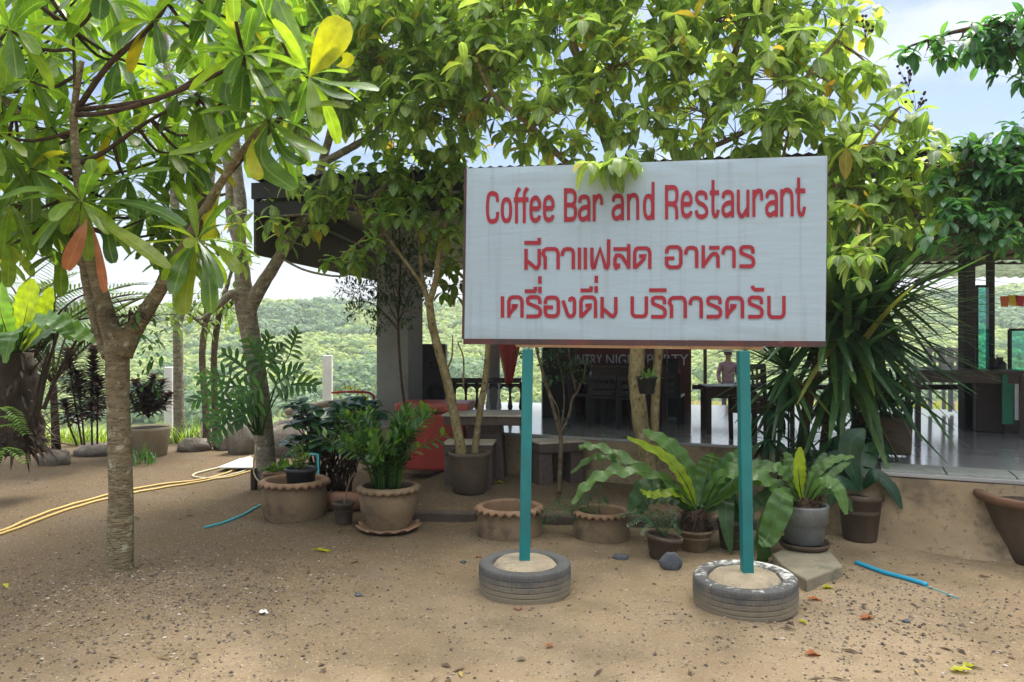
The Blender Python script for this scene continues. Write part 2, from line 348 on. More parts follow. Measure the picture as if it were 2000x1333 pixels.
M['maroon'] = pm('maroon_wall', (.15, .04, .034), (.11, .03, .026), 3, .55, .05)
M['redboard'] = pm('red_brown_board', (.17, .045, .045), (.13, .035, .036), 3, .6, .05)
M['darkwood'] = pm('dark_wood', (.05, .027, .02), (.028, .017, .013), 12, .4, .1, stretch=(1, 1, .2))
M['black'] = pm('black_equipment', (.012, .012, .014), (.008, .008, .009), 8, .45, .05)
M['cooler'] = pm('red_cooler', (.5, .07, .055), (.42, .06, .048), 4, .4, .05)
M['cooler_lid'] = pm('faded_red_lid', (.55, .13, .10), (.45, .1, .08), 4, .45, .05)
M['white'] = pm('white_paint', (.75, .75, .74), (.62, .62, .6), 6, .6, .1, stain=((.4, .38, .33), 5, .66))
M['pale_text'] = pm('pale_text', (.62, .68, .70), (.52, .58, .6), 6, .6, 0)
M['hose'] = pm('yellow_hose', (.60, .42, .13), (.5, .34, .11), 20, .5, .05)
M['hose_pale'] = pm('pale_hose', (.5, .46, .3), (.4, .36, .22), 20, .5, .05)
M['bluepipe'] = pm('blue_pipe', (.02, .30, .46), (.02, .25, .4), 10, .4, .05, stain=((.2, .3, .32), 12, .66))
M['cyanpipe'] = pm('turquoise_pipe', (.06, .36, .40), (.05, .30, .34), 10, .4, .05)
M['wood_pale'] = pm('pale_branch', (.3, .23, .17), (.19, .14, .1), 14, .85, .3)
M['brickdark'] = pm('dark_kerb', (.10, .075, .055), (.06, .045, .035), 8, .9, .4)
M['skin'] = pm('skin', (.2, .115, .075), (.17, .095, .06), 8, .6, 0)
M['shirt'] = pm('brown_pink_shirt', (.115, .07, .085), (.07, .045, .055), 12, .9, .1)
M['jeans'] = pm('dark_trousers', (.05, .06, .08), (.035, .045, .06), 12, .9, .1)
M['hat'] = pm('dark_hat', (.04, .045, .035), (.025, .03, .022), 12, .9, .1)
M['green_cloth'] = pm('green_banner', (.02, .16, .08), (.015, .11, .06), 3, .7, .05)
M['yellow'] = pm('yellow_flag', (.75, .55, .03), (.65, .45, .03), 5, .7, 0)
M['orange'] = pm('orange_flag', (.7, .2, .06), (.6, .15, .05), 5, .7, 0)
M['red'] = pm('red_paint', (.55, .04, .05), (.45, .03, .04), 5, .6, 0)

def tyre_mat(name, white):
    m = pm(name, (.075, .08, .085), (.045, .048, .052), 6, .75, .25, bscale=40)
    t = m.node_tree; b = t.nodes['Principled BSDF']; l = t.links.new
    prev = b.inputs['Base Color'].links[0].from_socket
    tcn = N(t, 'ShaderNodeTexCoord'); sp = N(t, 'ShaderNodeSeparateXYZ'); l(tcn.outputs['Object'], sp.inputs[0])
    nn = N(t, 'ShaderNodeTexNoise'); nn.inputs['Scale'].default_value = 9; nn.inputs['Detail'].default_value = 8; l(tcn.outputs['Object'], nn.inputs[0])
    ad = N(t, 'ShaderNodeMath', operation='MULTIPLY_ADD'); ad.inputs[1].default_value = .16; l(nn.outputs[0], ad.inputs[0]); l(sp.outputs[2], ad.inputs[2])
    r = N(t, 'ShaderNodeMapRange'); r.inputs[1].default_value = .13; r.inputs[2].default_value = .22; r.inputs[3].default_value = .8; r.inputs[4].default_value = .12
    l(ad.outputs[0], r.inputs[0]); x = N(t, 'ShaderNodeMixRGB'); x.inputs[2].default_value = (.23, .19, .125, 1); l(r.outputs[0], x.inputs[0]); l(prev, x.inputs[1]); c = x.outputs[0]
    if white:
        n2 = N(t, 'ShaderNodeTexNoise'); n2.inputs['Scale'].default_value = 26; n2.inputs['Detail'].default_value = 8; l(tcn.outputs['Object'], n2.inputs[0])
        a2 = N(t, 'ShaderNodeMath', operation='MULTIPLY_ADD'); a2.inputs[1].default_value = .10; l(n2.outputs[0], a2.inputs[0]); l(sp.outputs[2], a2.inputs[2])
        r2 = N(t, 'ShaderNodeMapRange'); r2.inputs[1].default_value = .222; r2.inputs[2].default_value = .245; l(a2.outputs[0], r2.inputs[0])
        y = N(t, 'ShaderNodeMixRGB'); y.inputs[2].default_value = (.62, .61, .56, 1); l(r2.outputs[0], y.inputs[0]); l(c, y.inputs[1]); c = y.outputs[0]
    l(c, b.inputs['Base Color']); return m
M['tyre'] = tyre_mat('dusty_tyre', False); M['tyre_white'] = tyre_mat('tyre_with_worn_white_paint', True)

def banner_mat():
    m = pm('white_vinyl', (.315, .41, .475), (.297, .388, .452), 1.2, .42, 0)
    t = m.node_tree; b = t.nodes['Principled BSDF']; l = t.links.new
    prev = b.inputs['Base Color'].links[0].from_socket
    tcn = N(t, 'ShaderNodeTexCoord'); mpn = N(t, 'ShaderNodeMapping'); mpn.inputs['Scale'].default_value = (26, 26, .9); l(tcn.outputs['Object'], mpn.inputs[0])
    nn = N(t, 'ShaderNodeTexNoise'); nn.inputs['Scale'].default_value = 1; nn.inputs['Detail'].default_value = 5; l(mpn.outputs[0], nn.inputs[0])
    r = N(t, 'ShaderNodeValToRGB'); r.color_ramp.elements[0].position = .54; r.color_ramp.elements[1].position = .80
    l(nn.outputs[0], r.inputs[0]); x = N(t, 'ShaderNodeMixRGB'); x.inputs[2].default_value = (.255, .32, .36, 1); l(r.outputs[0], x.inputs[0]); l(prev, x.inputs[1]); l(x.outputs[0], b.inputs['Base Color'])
    # long shallow creases, running along the edges
    m2 = N(t, 'ShaderNodeMapping'); m2.inputs['Scale'].default_value = (1.6, 1.6, 9); l(tcn.outputs['Object'], m2.inputs[0])
    n2 = N(t, 'ShaderNodeTexNoise'); n2.inputs['Scale'].default_value = 2.2; n2.inputs['Detail'].default_value = 2; n2.inputs['Distortion'].default_value = .6; l(m2.outputs[0], n2.inputs[0])
    bp = N(t, 'ShaderNodeBump'); bp.inputs['Strength'].default_value = .10; bp.inputs['Distance'].default_value = .03
    l(n2.outputs[0], bp.inputs['Height']); l(bp.outputs[0], b.inputs['Normal'])
    return m
M['banner'] = banner_mat()

def ground_mat():
    m = bpy.data.materials.new('dirt_ground'); m.use_nodes = True; t = m.node_tree; b = t.nodes['Principled BSDF']; l = t.links.new
    tcn = N(t, 'ShaderNodeTexCoord'); co = tcn.outputs['Object']
    def nz_(scale, det=8, ro=.6, loc=None, st=None):
        n = N(t, 'ShaderNodeTexNoise'); n.inputs['Scale'].default_value = scale; n.inputs['Detail'].default_value = det; n.inputs['Roughness'].default_value = ro
        if loc or st:
            q = N(t, 'ShaderNodeMapping'); q.inputs['Location'].default_value = loc or (0, 0, 0); q.inputs['Scale'].default_value = st or (1, 1, 1); l(co, q.inputs[0]); l(q.outputs[0], n.inputs[0])
        else: l(co, n.inputs[0])
        return n.outputs[0]
    def ramp(f, a, bb):
        r = N(t, 'ShaderNodeMapRange'); r.inputs[1].default_value = a; r.inputs[2].default_value = bb; l(f, r.inputs[0]); return r.outputs[0]
    def mix(f, a, bb):
        x = N(t, 'ShaderNodeMixRGB'); l(f, x.inputs[0])
        for i, k in ((1, a), (2, bb)):
            if isinstance(k, tuple): x.inputs[i].default_value = c4(k)
            else: l(k, x.inputs[i])
        return x.outputs[0]
    c = mix(ramp(nz_(.8), .35, .65), (.235, .17, .10), (.30, .225, .142))
    c = mix(ramp(nz_(2.2, loc=(4, 2, 0)), .45, .7), c, (.175, .13, .075))
    sp = N(t, 'ShaderNodeSeparateXYZ'); l(co, sp.inputs[0])
    # browner earth left and back, the trees' shade painted into its colour
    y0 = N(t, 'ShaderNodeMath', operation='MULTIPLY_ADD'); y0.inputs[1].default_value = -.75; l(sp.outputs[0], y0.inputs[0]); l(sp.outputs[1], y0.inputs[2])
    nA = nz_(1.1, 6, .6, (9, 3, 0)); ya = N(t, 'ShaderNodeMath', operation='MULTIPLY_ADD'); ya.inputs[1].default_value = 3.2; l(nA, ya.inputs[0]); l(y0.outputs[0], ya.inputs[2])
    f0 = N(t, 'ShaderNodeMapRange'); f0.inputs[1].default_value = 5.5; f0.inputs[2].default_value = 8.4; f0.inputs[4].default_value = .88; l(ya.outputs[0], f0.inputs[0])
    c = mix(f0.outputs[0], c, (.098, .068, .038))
    g1 = ramp(nz_(55, 4, .7), .52, .62); g2 = ramp(nz_(1.6, 5, .6, (1, 7, 2)), .46, .62)
    mm = N(t, 'ShaderNodeMath', operation='MULTIPLY'); l(g1, mm.inputs[0]); l(g2, mm.inputs[1])
    c = mix(mm.outputs[0], c, (.13, .11, .095))
    g3 = ramp(nz_(85, 3, .6, (5, 5, 1)), .63, .68)
    c = mix(g3, c, (.44, .37, .28))
    g4 = ramp(nz_(70, 3, .6, (2, 8, 3)), .65, .69)
    c = mix(g4, c, (.085, .06, .045))
    l(c, b.inputs['Base Color']); b.inputs['Roughness'].default_value = .95; b.inputs['Specular IOR Level'].default_value = .15
    ad = N(t, 'ShaderNodeMath', operation='MULTIPLY_ADD'); ad.inputs[1].default_value = .5; l(nz_(60, 5, .7), ad.inputs[0]); l(nz_(9, 7, .65), ad.inputs[2])
    bp = N(t, 'ShaderNodeBump'); bp.inputs['Strength'].default_value = .55; bp.inputs['Distance'].default_value = .03; l(ad.outputs[0], bp.inputs['Height']); l(bp.outputs[0], b.inputs['Normal'])
    return m

# ------------------------------------------------------------------ ground, terrace, hills
def kerb_y(x): return 6.62 - .12 * (x + .6)          # the low step in front of the planting bed
def gz(x, y):
    z = .022 * noise.noise(V((x * .9, y * .9, 0))) + .008 * noise.noise(V((x * 4, y * 4, 3)))
    if y > 11.5: z -= .3 * min(1, (y - 11.5) / 6) + max(0, min(1, (1.5 - x) / 3)) * min(6, max(0, y - 12.2) * .8)
    k = min(1, max(0, (y - kerb_y(x)) / .05)); side = min(1, max(0, (x + .95) / .15))
    z += .085 * k * side * (1 if y < 11.5 else max(0, 1 - (y - 11.5)))
    d = math.hypot(x + 2.2, y - 4.75)
    z += .05 * math.exp(-(d / .75) ** 2)
    return z
mb = MB()
xs = sorted(set([-90, -60, -40, -28, -20, -15, -12, -10] + [-8 + .1 * i for i in range(0, 141)] + [7, 8, 10, 12, 15, 20, 28, 40, 60, 90]))
ys = sorted(set([-60, -40, -25, -15, -9, -5, -2, 0, 1.5, 2.4] + [2.8 + .1 * i for i in range(0, 92)] + [12.2, 12.7, 13.4, 14.2, 15, 16, 17, 18, 20, 22, 23.5, 24.5, 26, 28]))
W_ = len(xs); vs = []
for y in ys:
    for x in xs:
        z = gz(x, y)
        if y > 24: z -= (y - 24) * .6
        vs.append((x, y, z))
mb.add(vs, [(j * W_ + i, j * W_ + i + 1, (j + 1) * W_ + i + 1, (j + 1) * W_ + i) for j in range(len(ys) - 1) for i in range(W_ - 1)])
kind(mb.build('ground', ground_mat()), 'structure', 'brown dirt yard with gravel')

def hz_(x, y):
    t = (y - 26) / 190
    t = max(0, min(1.3, t))
    base = -15 + 25.5 * max(0, (y - 60) / 150) ** .9 if y > 60 else -6 - 9 * (y - 25) / 35
    if y > 205: base -= .35 * (y - 205)
    base += 3.0 * noise.noise(V((x * .013 + 3, y * .016, 1))) * min(1, t * 4) + 1.4 * noise.noise(V((x * .04, y * .05, 5))) * min(1, t * 5)
    base += 5.5 * math.exp(-((x - 130) / 70) ** 2) * t
    return base
mb = MB(); hx = [-420 + 7 * i for i in range(121)]; hy = [25 + 5 * i for i in range(60)]
mb.add([(x, y, hz_(x, y)) for y in hy for x in hx], [(j * 121 + i, j * 121 + i + 1, (j + 1) * 121 + i + 1, (j + 1) * 121 + i) for j in range(59) for i in range(120)])
M['hill'] = pm('hill_grass', (.30, .36, .11), (.22, .29, .085), .05, 1, .3, stain=((.13, .2, .075), .045, .56), spec=.05, bscale=1.2)
kind(mb.build('hills', M['hill']), 'structure', 'pale green wooded hills')
# the wood on the hillside: nobody could count it
M['wood'] = leafmat('far_foliage', [(0, (.19, .27, .09)), (.35, (.24, .32, .10)), (.7, (.30, .37, .12)), (1, (.36, .41, .15))], (1.4, 1.4, .8), .45, .7, 0)
rng = np.random.default_rng(5)
def far_wood(name, mat, count, dark):
    qs = []; n = 0
    while n < count:
        y = 88 + 132 * rng.random() ** 1.0; x = (rng.random() * 2 - 1) * y * .8
        nv = noise.noise(V((x * .028, y * .028, 7))) + .35 * noise.noise(V((x * .11, y * .11, 2)))
        if dark != (nv > .22): 
            if rng.random() > .06: continue
        n += 1; sz = (.8 + 1.2 * rng.random()) * (1.3 if dark else .8) * (.7 + y / 300)
        c = np.array([x, y, hz_(x, y) + sz * .25])
        k = 64
        d = rng.normal(size=(k, 3)); d[:, 2] = np.abs(d[:, 2]); d /= np.linalg.norm(d, axis=1)[:, None]
        o = c + d * sz * np.array([1, 1, .8]) * (.55 + .45 * rng.random((k, 1)))
        a = np.cross(d, rng.normal(size=(k, 3))); a /= np.linalg.norm(a, axis=1)[:, None]; b = np.cross(d, a)
        q_ = (.16 + .10 * rng.random((k, 1))) * (.7 + y / 240); a *= q_; b *= q_
        qs.append(np.stack([o - a - b, o + a - b, o + a + b, o - a + b], 1).reshape(-1, 3))
    v = np.concatenate(qs); me = bpy.data.meshes.new(name); f = np.arange(len(v)).reshape(-1, 4)
    me.from_pydata(v.tolist(), [], f.tolist()); me.materials.append(mat)
    o = bpy.data.objects.new(name, me); COL.objects.link(o); return o
kind(far_wood('far_woodland', M['wood'], 8000, False), 'stuff', 'pale green scrub covering the far hillside', 'woodland')
M['wood2'] = leafmat('far_dark_foliage', [(0, (.08, .15, .075)), (.5, (.11, .19, .085)), (1, (.16, .24, .1))], (1.4, 1.4, .9), .4, .7, 0)
kind(far_wood('far_thicket', M['wood2'], 2200, True), 'stuff', 'darker tree clumps in the folds of the far hillside', 'woodland')

M['turf'] = leafmat('turf', [(0, (.14, .22, .035)), (.6, (.22, .31, .05)), (1, (.32, .38, .08))], (1.8, 1.8, .6), .4, .6, 0)
mb = MB()
for i in range(9000):
    if i % 3: x, y = rr(-11, -1.5), 11.4 + 1.9 * R.random() ** .7
    else: x, y = rr(.5, 14), rr(12.7, 22)
    if i % 3 and noise.noise(V((x * 1.3, y * 1.3, 0))) < -.15 - (y - 12) * .5: continue
    h = rr(.08, .26) * (1 if i % 3 else 1.3); a = rr(0, 6.28); z = gz(x, y) - .01; w_ = .018; dx, dy = math.cos(a), math.sin(a)
    mb.add([(x - dy * w_, y + dx * w_, z), (x + dy * w_, y - dx * w_, z), (x + dx * h * .35, y + dy * h * .35, z + h)], [(0, 1, 2)])
kind(mb.build('grass', M['turf']), 'stuff', 'yellow green grass along the far edge of the yard', 'grass')
# twigs and dead leaf bits strewn on the dirt
mb = MB()
for i in range(380):
    y = 3.3 + 7.5 * R.random() ** 1.3; x = rr(-.75, .72) * y
    if noise.noise(V((x * .8, y * .8, 3))) < -.05 and R.random() < .8: continue
    z = gz(x, y) + .004; a = rr(0, 6.28); l_ = rr(.015, .06); w_ = rr(.003, .014); dx, dy = math.cos(a), math.sin(a)
    mb.add([(x - dx * l_, y - dy * l_, z), (x + dy * w_, y - dx * w_, z + rr(.003, .012)), (x + dx * l_, y + dy * l_, z + .003), (x - dy * w_, y + dx * w_, z + rr(0, .01))], [(0, 1, 2, 3)])
M['litter'] = leafmat('litter', [(0, (.05, .035, .025)), (.5, (.11, .07, .04)), (.85, (.2, .13, .07)), (.95, (.3, .2, .08)), (1, (.35, .28, .06))], (1, 1, 1), .15, .9, 0)
kind(mb.build('leaf_litter', M['litter'], None, False), 'stuff', 'small dead leaf bits and twigs strewn over the dirt', 'litter')
# pebbles and grit on the yard
def pebbles(name, mat, n, zone, smin, smax):
    vv = []; ff = []
    ico = [V(a).normalized() for a in ((0, 0, 1), (.9, 0, .1), (.2, .9, 0), (-.8, .5, .1), (-.7, -.6, 0), (.3, -.9, .1), (0, 0, -1))]
    fi = [(0, 1, 2), (0, 2, 3), (0, 3, 4), (0, 4, 5), (0, 5, 1), (6, 2, 1), (6, 3, 2), (6, 4, 3), (6, 5, 4), (6, 1, 5)]
    for i in range(n):
        x, y = zone(); s_ = smin * (smax / smin) ** (R.random() ** 2.2); a = rr(0, 6.28); z = gz(x, y) + s_ * .25; o = len(vv)
        e = (rr(.7, 1.3), rr(.7, 1.3), rr(.4, .8))
        for p in ico:
            q = V((p.x * e[0], p.y * e[1], p.z * e[2])) * s_ * rr(.85, 1.15)
            vv.append((x + q.x * math.cos(a) - q.y * math.sin(a), y + q.x * math.sin(a) + q.y * math.cos(a), z + q.z))
        ff += [tuple(k + o for k in f) for f in fi]
    m_ = MB(); m_.v = vv; m_.f = ff; m_.uv = [(0, 0)] * len(vv)
    return kind(m_.build(name, mat, smooth=False), 'stuff')
def z_all():
    y = 3.2 + 6.5 * R.random() ** 1.6; return rr(-.75, .75) * y, y
def z_mound():
    while 1:
        x, y = R.gauss(-2.25, .75), R.gauss(4.6, .55)
        if y > 3.3: return x, y
def z_right():
    while 1:
        x, y = R.gauss(2.2, .6), R.gauss(4.3, .4)
        if y > 3.3: return x, y
M['peb'] = leafmat('pebble', [(0, (.05, .038, .03)), (.45, (.11, .082, .06)), (.7, (.19, .145, .1)), (.93, (.26, .2, .14)), (1, (.38, .33, .27))], (0, 0, 0), 0, .9, 0)
o = pebbles('gravel', M['peb'], 9500, z_all, .003, .012); o['label'] = 'small gravel scattered over the dirt yard'; o['category'] = 'gravel'
o = pebbles('litter_gravel', M['peb'], 7500, z_mound, .003, .012); o['label'] = 'coarse dark gravel heaped round the foot of the left tree'; o['category'] = 'gravel'
o = pebbles('loose_gravel', M['peb'], 1500, z_right, .004, .014); o['label'] = 'loose gravel beside the right tyre'; o['category'] = 'gravel'

# ------------------------------------------------------------------ the restaurant building
bld = thing('restaurant_building', 'open sided restaurant with dark roof, grey pillar and sandy raised floor behind the signboard', 'building', (0, 9, 0))
FL = .56
porch = [(2.92, 5.93), (3.81, 5.52), (7.6, 3.9), (9.5, 8.5), (6.2, 11.6), (-.2, 12.6), (-1.9, 9.3), (1.0, 7.95), (2.2, 7.42), (2.92, 7.1)]
mb = MB(); mb.prism(porch, -.2, FL - .03); mb.build('plinth', M['earthwall'], bld, False, .012)
mb = MB()
cxp = (3.5, 8.4)
mb.prism([(p[0] + (.05 if p[0] < cxp[0] else -.05) * 0 + (p[0] - cxp[0]) * .004, p[1] + (p[1] - cxp[1]) * .004) for p in porch], FL - .03, FL)
mb.build('floor', M['tile'], bld, False, .004)
mb = MB(); d0 = V((3.81 - 2.92, 5.52 - 5.93, 0)).normalized(); n0 = V((.416, .909, 0))
for k in range(9):
    a = V((2.93, 5.94, FL + .006)) + d0 * (.02 + k * .46); mb.box(a + d0 * .225 + n0 * .2 + V((0, 0, .0)), (.445, .36, .02), math.atan2(d0.y, d0.x))
mb.build('edge_tile', M['tile_edge'], bld, False, .003)
# worn sloping render running down to the dirt
mb = MB(); nu, nv_ = 60, 14; vs = []
path = catmull([(2.60, 6.35, 0), (2.93, 5.915, 0), (3.81, 5.50, 0), (5.2, 4.88, 0), (7.6, 3.86, 0)], nu)
for j in range(nv_ + 1):
    f = j / nv_
    for i in range(nu + 1):
        p = path[i]; q = .22 * max(0, min(1, (p.x - 2.75) / .7)) * (1 + .35 * noise.noise(V((p.x * 2.2, 3, 0))))
        o_ = q * f ** 1.5 + .022 * noise.noise(V((p.x * 2.5, f * 3, 1))) + .012 * noise.noise(V((p.x * 9, f * 8, 4))) + .004
        x, y = p.x - .416 * o_, p.y - .909 * o_
        vs.append((x, y, (FL - .035) * (1 - f) + f * (gz(x, y) - .02)))
mb.add(vs, [(j * (nu + 1) + i, j * (nu + 1) + i + 1, (j + 1) * (nu + 1) + i + 1, (j + 1) * (nu + 1) + i) for j in range(nv_) for i in range(nu)])
mb.build('ramp', M['earthwall'], bld)
pc_ = V((P(2042, 0, 5.42).x, 5.42, .1)); st = thing('large_pot', 'large dark tapering pot against the sandy plinth, cut by the right edge', 'pot', tuple(pc_))
mb = MB(); mb.lathe([(.27, -.15), (.28, 0), (.385, .30), (.395, .33)], pc_, 56); mb.build('pot', M['clay_dark'], st)
mb = MB(); mb.lathe([(.39, .32), (.435, .325), (.45, .34), (.45, .375), (.435, .385), (.385, .38), (.37, .34), (.36, .28)], pc_, 56, cap0=False); mb.build('rim', pm('brown_rim', (.16, .085, .05), (.11, .06, .036), 12, .8, .3), st)
mb = MB(); mb.lathe([(.365, .33), (.2, .345), (.01, .35)], pc_, 30, cap0=False, cap1=True); mb.build('soil', M['soil'], st)
# roof
ZE = 3.3
def EV(px, py, z=ZE): return P(px, py, (z - EYE) * F / (CY - py))
eL = V((-2.75, 7.8, ZE)); eR = V((4.06, 6.54, ZE)); ed = (eR - eL).normalized(); en = V((.19, .982, 0)); eR2 = eL + ed * 12.5
mb = MB(); nW = 126; rows = []
for t in (0, 5.6):
    for i in range(nW * 4 + 1):
        u = 12.5 * i / (nW * 4); p = eL + ed * u + en * t; rows.append((p.x, p.y, ZE - .06 * t + .011 * math.cos(i * math.pi / 2) + .02))
k = nW * 4 + 1; mb.add(rows, [(i, i + 1, k + i + 1, k + i) for i in range(k - 1)])
ro = mb.build('roof', M['roof'], bld, True); md = ro.modifiers.new('solid', 'SOLIDIFY'); md.thickness = .012
mb = MB(); mb.bar(eL + V((0, .06, -.115)), eR2 + V((0, .06, -.115)), .05, .17); mb.bar(eL + V((0, .09, -.31)) + ed * .02, eR2 + V((0, .09, -.31)), .05, .16); mb.build('fascia', M['fascia'], bld, False, .004)
mb = MB()
for t in (.8, 1.8, 2.8, 3.8, 4.8):
    mb.bar(eL + en * t + V((0, 0, -.06 * t - .06)), eR2 + en * t + V((0, 0, -.06 * t - .06)), .06, .1)
for u in (.3, 2.8, 5.2, 7.6, 10):
    a = eL + ed * u + en * .25; b_ = eL + ed * u + en * 5.4; mb.bar(a + V((0, 0, -.24)), b_ + V((0, 0, -.5)), .08, .16)
mb.build('rafters', M['beam'], bld, False)
mb = MB(); mb.add([eL + en * .14 + V((0, 0, -.13)), eR2 + en * .14 + V((0, 0, -.13)), eR2 + en * 5.5 + V((0, 0, -.45)), eL + en * 5.5 + V((0, 0, -.45))], [(0, 1, 2, 3)])
ce = mb.build('ceiling', pm('dark_ceiling', (.05, .047, .045), (.035, .033, .032), 2, .7, .05), bld, False)
# side skirt of seamed panels, front short return
mb = MB()
for i in range(5):
    a = eL + en * (.12 + i * 1.06); b_ = a + en * 1.05; za, zb = ZE - .5 - .0 * i, 2.55
    mb.add([V((a.x, a.y, 2.52)), V((b_.x, b_.y, 2.52)), V((b_.x, b_.y, 3.14 - .0636 * (i + 1))), V((a.x, a.y, 3.14 - .0636 * i))], [(0, 1, 2, 3)])
sk = mb.build('side_panel', M['panel'], bld, False); md = sk.modifiers.new('solid', 'SOLIDIFY'); md.thickness = .03
# pillars
def pillar(x0, x1, Y, z1, mat, depth=.4, name='pillar'):
    m_ = MB(); a, b_ = P(x0, 0, Y).x, P(x1, 0, Y).x; m_.box(((a + b_) / 2, Y + depth / 2, (FL + z1) / 2 - .01), (b_ - a, depth, z1 - FL + .02), 0); return m_.build(name, mat, bld, False, .012)
mb = MB(); yy = 9.25; mb.prism([(P(735, 0, yy).x, yy), (P(800, 0, yy).x, yy - .1), (P(826, 0, yy + .42).x, yy + .42), (P(760, 0, yy + .42).x, yy + .5)], FL - .5, 2.86); mb.build('pillar', M['wall_grey'], bld, False, .012)
pillar(955, 976, 10.6, 2.8, M['wall_grey'], .15)
pillar(1884, 1906, 8.8, 2.9, M['beam'], .14, 'post'); pillar(1934, 1944, 9.6, 2.9, M['beam'], .1, 'post'); pillar(1375, 1381, 11.4, 2.8, M['darkwood'], .06, 'post'); pillar(1690, 1702, 10.4, 2.8, M['beam'], .1, 'post')
# back stage wall
mb = MB(); a = P(1062, 0, 10.9); b_ = P(1350, 0, 10.7); mb.prism([(a.x, a.y), (b_.x, b_.y), (b_.x + .03, b_.y + .18), (a.x, a.y + .18)], FL, 2.82); mb.build('stage_wall', M['maroon'], bld, False)
mb = MB(); mb.prism([(a.x, a.y), (a.x + .02, a.y - .6), (a.x + .1, a.y - .6), (a.x + .1, a.y - .005)], FL, 2.8); mb.build('side_wall', M['maroon'], bld, False)
# open back rail
mb = MB()
mb.bar(P(1352, 757, 11.4), P(1900, 757, 10.2), .06, .07)
mb.build('back_rail', M['darkwood'], bld, False)
# far awning of corrugated translucent sheet seen through the porch
aw = MB(); A0 = P(1840, 560, 11.5); rows = []
for (yy, zz) in ((10.6, 3.05), (13.6, 2.78)):
    for i in range(241): rows.append((3.2 + i * .05, yy + 0, zz + .03 * math.cos(i * math.pi / 2)))
aw.add(rows, [(i, i + 1, 241 + i + 1, 241 + i) for i in range(240)])
M['awning'] = leafmat('translucent_sheet', [(0, (.5, .55, .5)), (1, (.45, .5, .46))], (1, 1.05, .95), .5, .5, 0)
o = aw.build('awning', M['awning'], bld, True); md = o.modifiers.new('solid', 'SOLIDIFY'); md.thickness = .004
mb = MB()
for yy in (11, 12.2, 13.4): mb.bar((3.2, yy, 2.9), (12, yy, 2.9), .05, .08)
for u in (5.6, 7.4): mb.bar((u, 10.6, 2.93), (u, 13.6, 2.68), .05, .08)
mb.build('awning_frame', M['beam'], bld, False)
# stone-dark kerb in front of the planting bed
ke = MB()
for i in range(5):
    x0 = -.92 + i * .62; x1 = x0 + .60; ke.bar((x0, kerb_y(x0) - .02, .03), (x1, kerb_y(x1) - .02, .03), .1, .115 + rr(-.01, .01))
tag(ke.build('garden_kerb', M['brickdark'], None, False, .015), 'low dark kerb edging the planting bed behind the scalloped ring pots', 'kerb')

# ------------------------------------------------------------------ the signboard
TL, TR, BL, BR = P(912, 330, 4.85), P(1616, 305, 4.45), P(907, 663, 4.85), P(1612, 668, 4.45)
sg = thing('signboard', 'white signboard with red lettering on two teal posts set in old tyres', 'sign', (.8, 4.67, 0))
sx = (BR - BL).normalized(); sn = V((sx.y, -sx.x, 0)).normalized()
if sn.y > 0: sn = -sn
def onsign(px, py, off=.0):
    d = V(((px - CX) / F, 1, -(py - CY) / F)); o_ = V((0, 0, EYE)); t = ((BL + sn * off) - o_).dot(sn) / d.dot(sn); return o_ + d * t
mb = MB(); nx, ny = 70, 36; vs = []
def crease(u, v):
    e = math.exp(-((v - .035) / .03) ** 2) * .006 * noise.noise(V((u * 9, v * 30, 1))) * 2
    e += math.exp(-((v - .94) / .05) ** 2) * .006 * noise.noise(V((u * 7, v * 40, 4))) * 2
    return e + .0015 * noise.noise(V((u * 5, v * 3, 0)))
for j in range(ny + 1):
    for i in range(nx + 1):
        u, v = i / nx, j / ny; t_ = TL.lerp(TR, u); b_ = BL.lerp(BR, u); p = t_.lerp(b_, v)
        p = onsign(CX + p.x / p.y * F, CY - (p.z - EYE) / p.y * F, .0 + (crease(u, v) if .004 < u < .996 and 0 < v < 1 else -.004)); vs.append(p)
mb.add(vs, [(j * (nx + 1) + i, (j + 1) * (nx + 1) + i, (j + 1) * (nx + 1) + i + 1, j * (nx + 1) + i + 1) for j in range(ny) for i in range(nx)])
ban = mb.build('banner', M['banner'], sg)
# lettering strokes: traced in picture pixels, projected onto the sign's own plane
class Lett:
    def __init__(s): s.mb = MB(); s.k = 0
    def stroke(s, pts, a, b, smooth=0, close=False, proj=onsign):
        if smooth and len(pts) > 2:
            if close:
                q = [V((p[0], p[1], 0)) for p in pts]; q = catmull(q[-1:] + q + q[:2], (len(q) + 2) * smooth)[smooth:-smooth]
            else: q = catmull([V((p[0], p[1], 0)) for p in pts], (len(pts) - 1) * smooth)
            pts = [(p.x, p.y) for p in q]
        n = len(pts); L_, R_ = [], []
        for i in range(n):
            p = pts[i]; d0_ = None; d1_ = None
            if i > 0: d0_ = V((p[0] - pts[i - 1][0], p[1] - pts[i - 1][1])); d0_ = d0_.normalized() if d0_.length > 1e-6 else None
            if i < n - 1: d1_ = V((pts[i + 1][0] - p[0], pts[i + 1][1] - p[1])); d1_ = d1_.normalized() if d1_.length > 1e-6 else None
            dd = d0_ or d1_; d1_ = d1_ or dd; d0_ = d0_ or dd
            n0_ = V((-d0_.y, d0_.x)); n1_ = V((-d1_.y, d1_.x)); m_ = (n0_ + n1_)
            m_ = m_.normalized() if m_.length > .2 else n0_
            hw = math.hypot(a * m_.x, b * m_.y) / max(.6, m_.dot(n0_))
            L_.append((p[0] + m_.x * hw, p[1] + m_.y * hw)); R_.append((p[0] - m_.x * hw, p[1] - m_.y * hw))
        off = .004 + (s.k % 9) * .00025; s.k += 1
        vs = [proj(x, y, off) for x, y in L_] + [proj(x, y, off) for x, y in R_]
        s.mb.add(vs, [(i, i + 1, n + i + 1, n + i) for i in range(n - 1)])
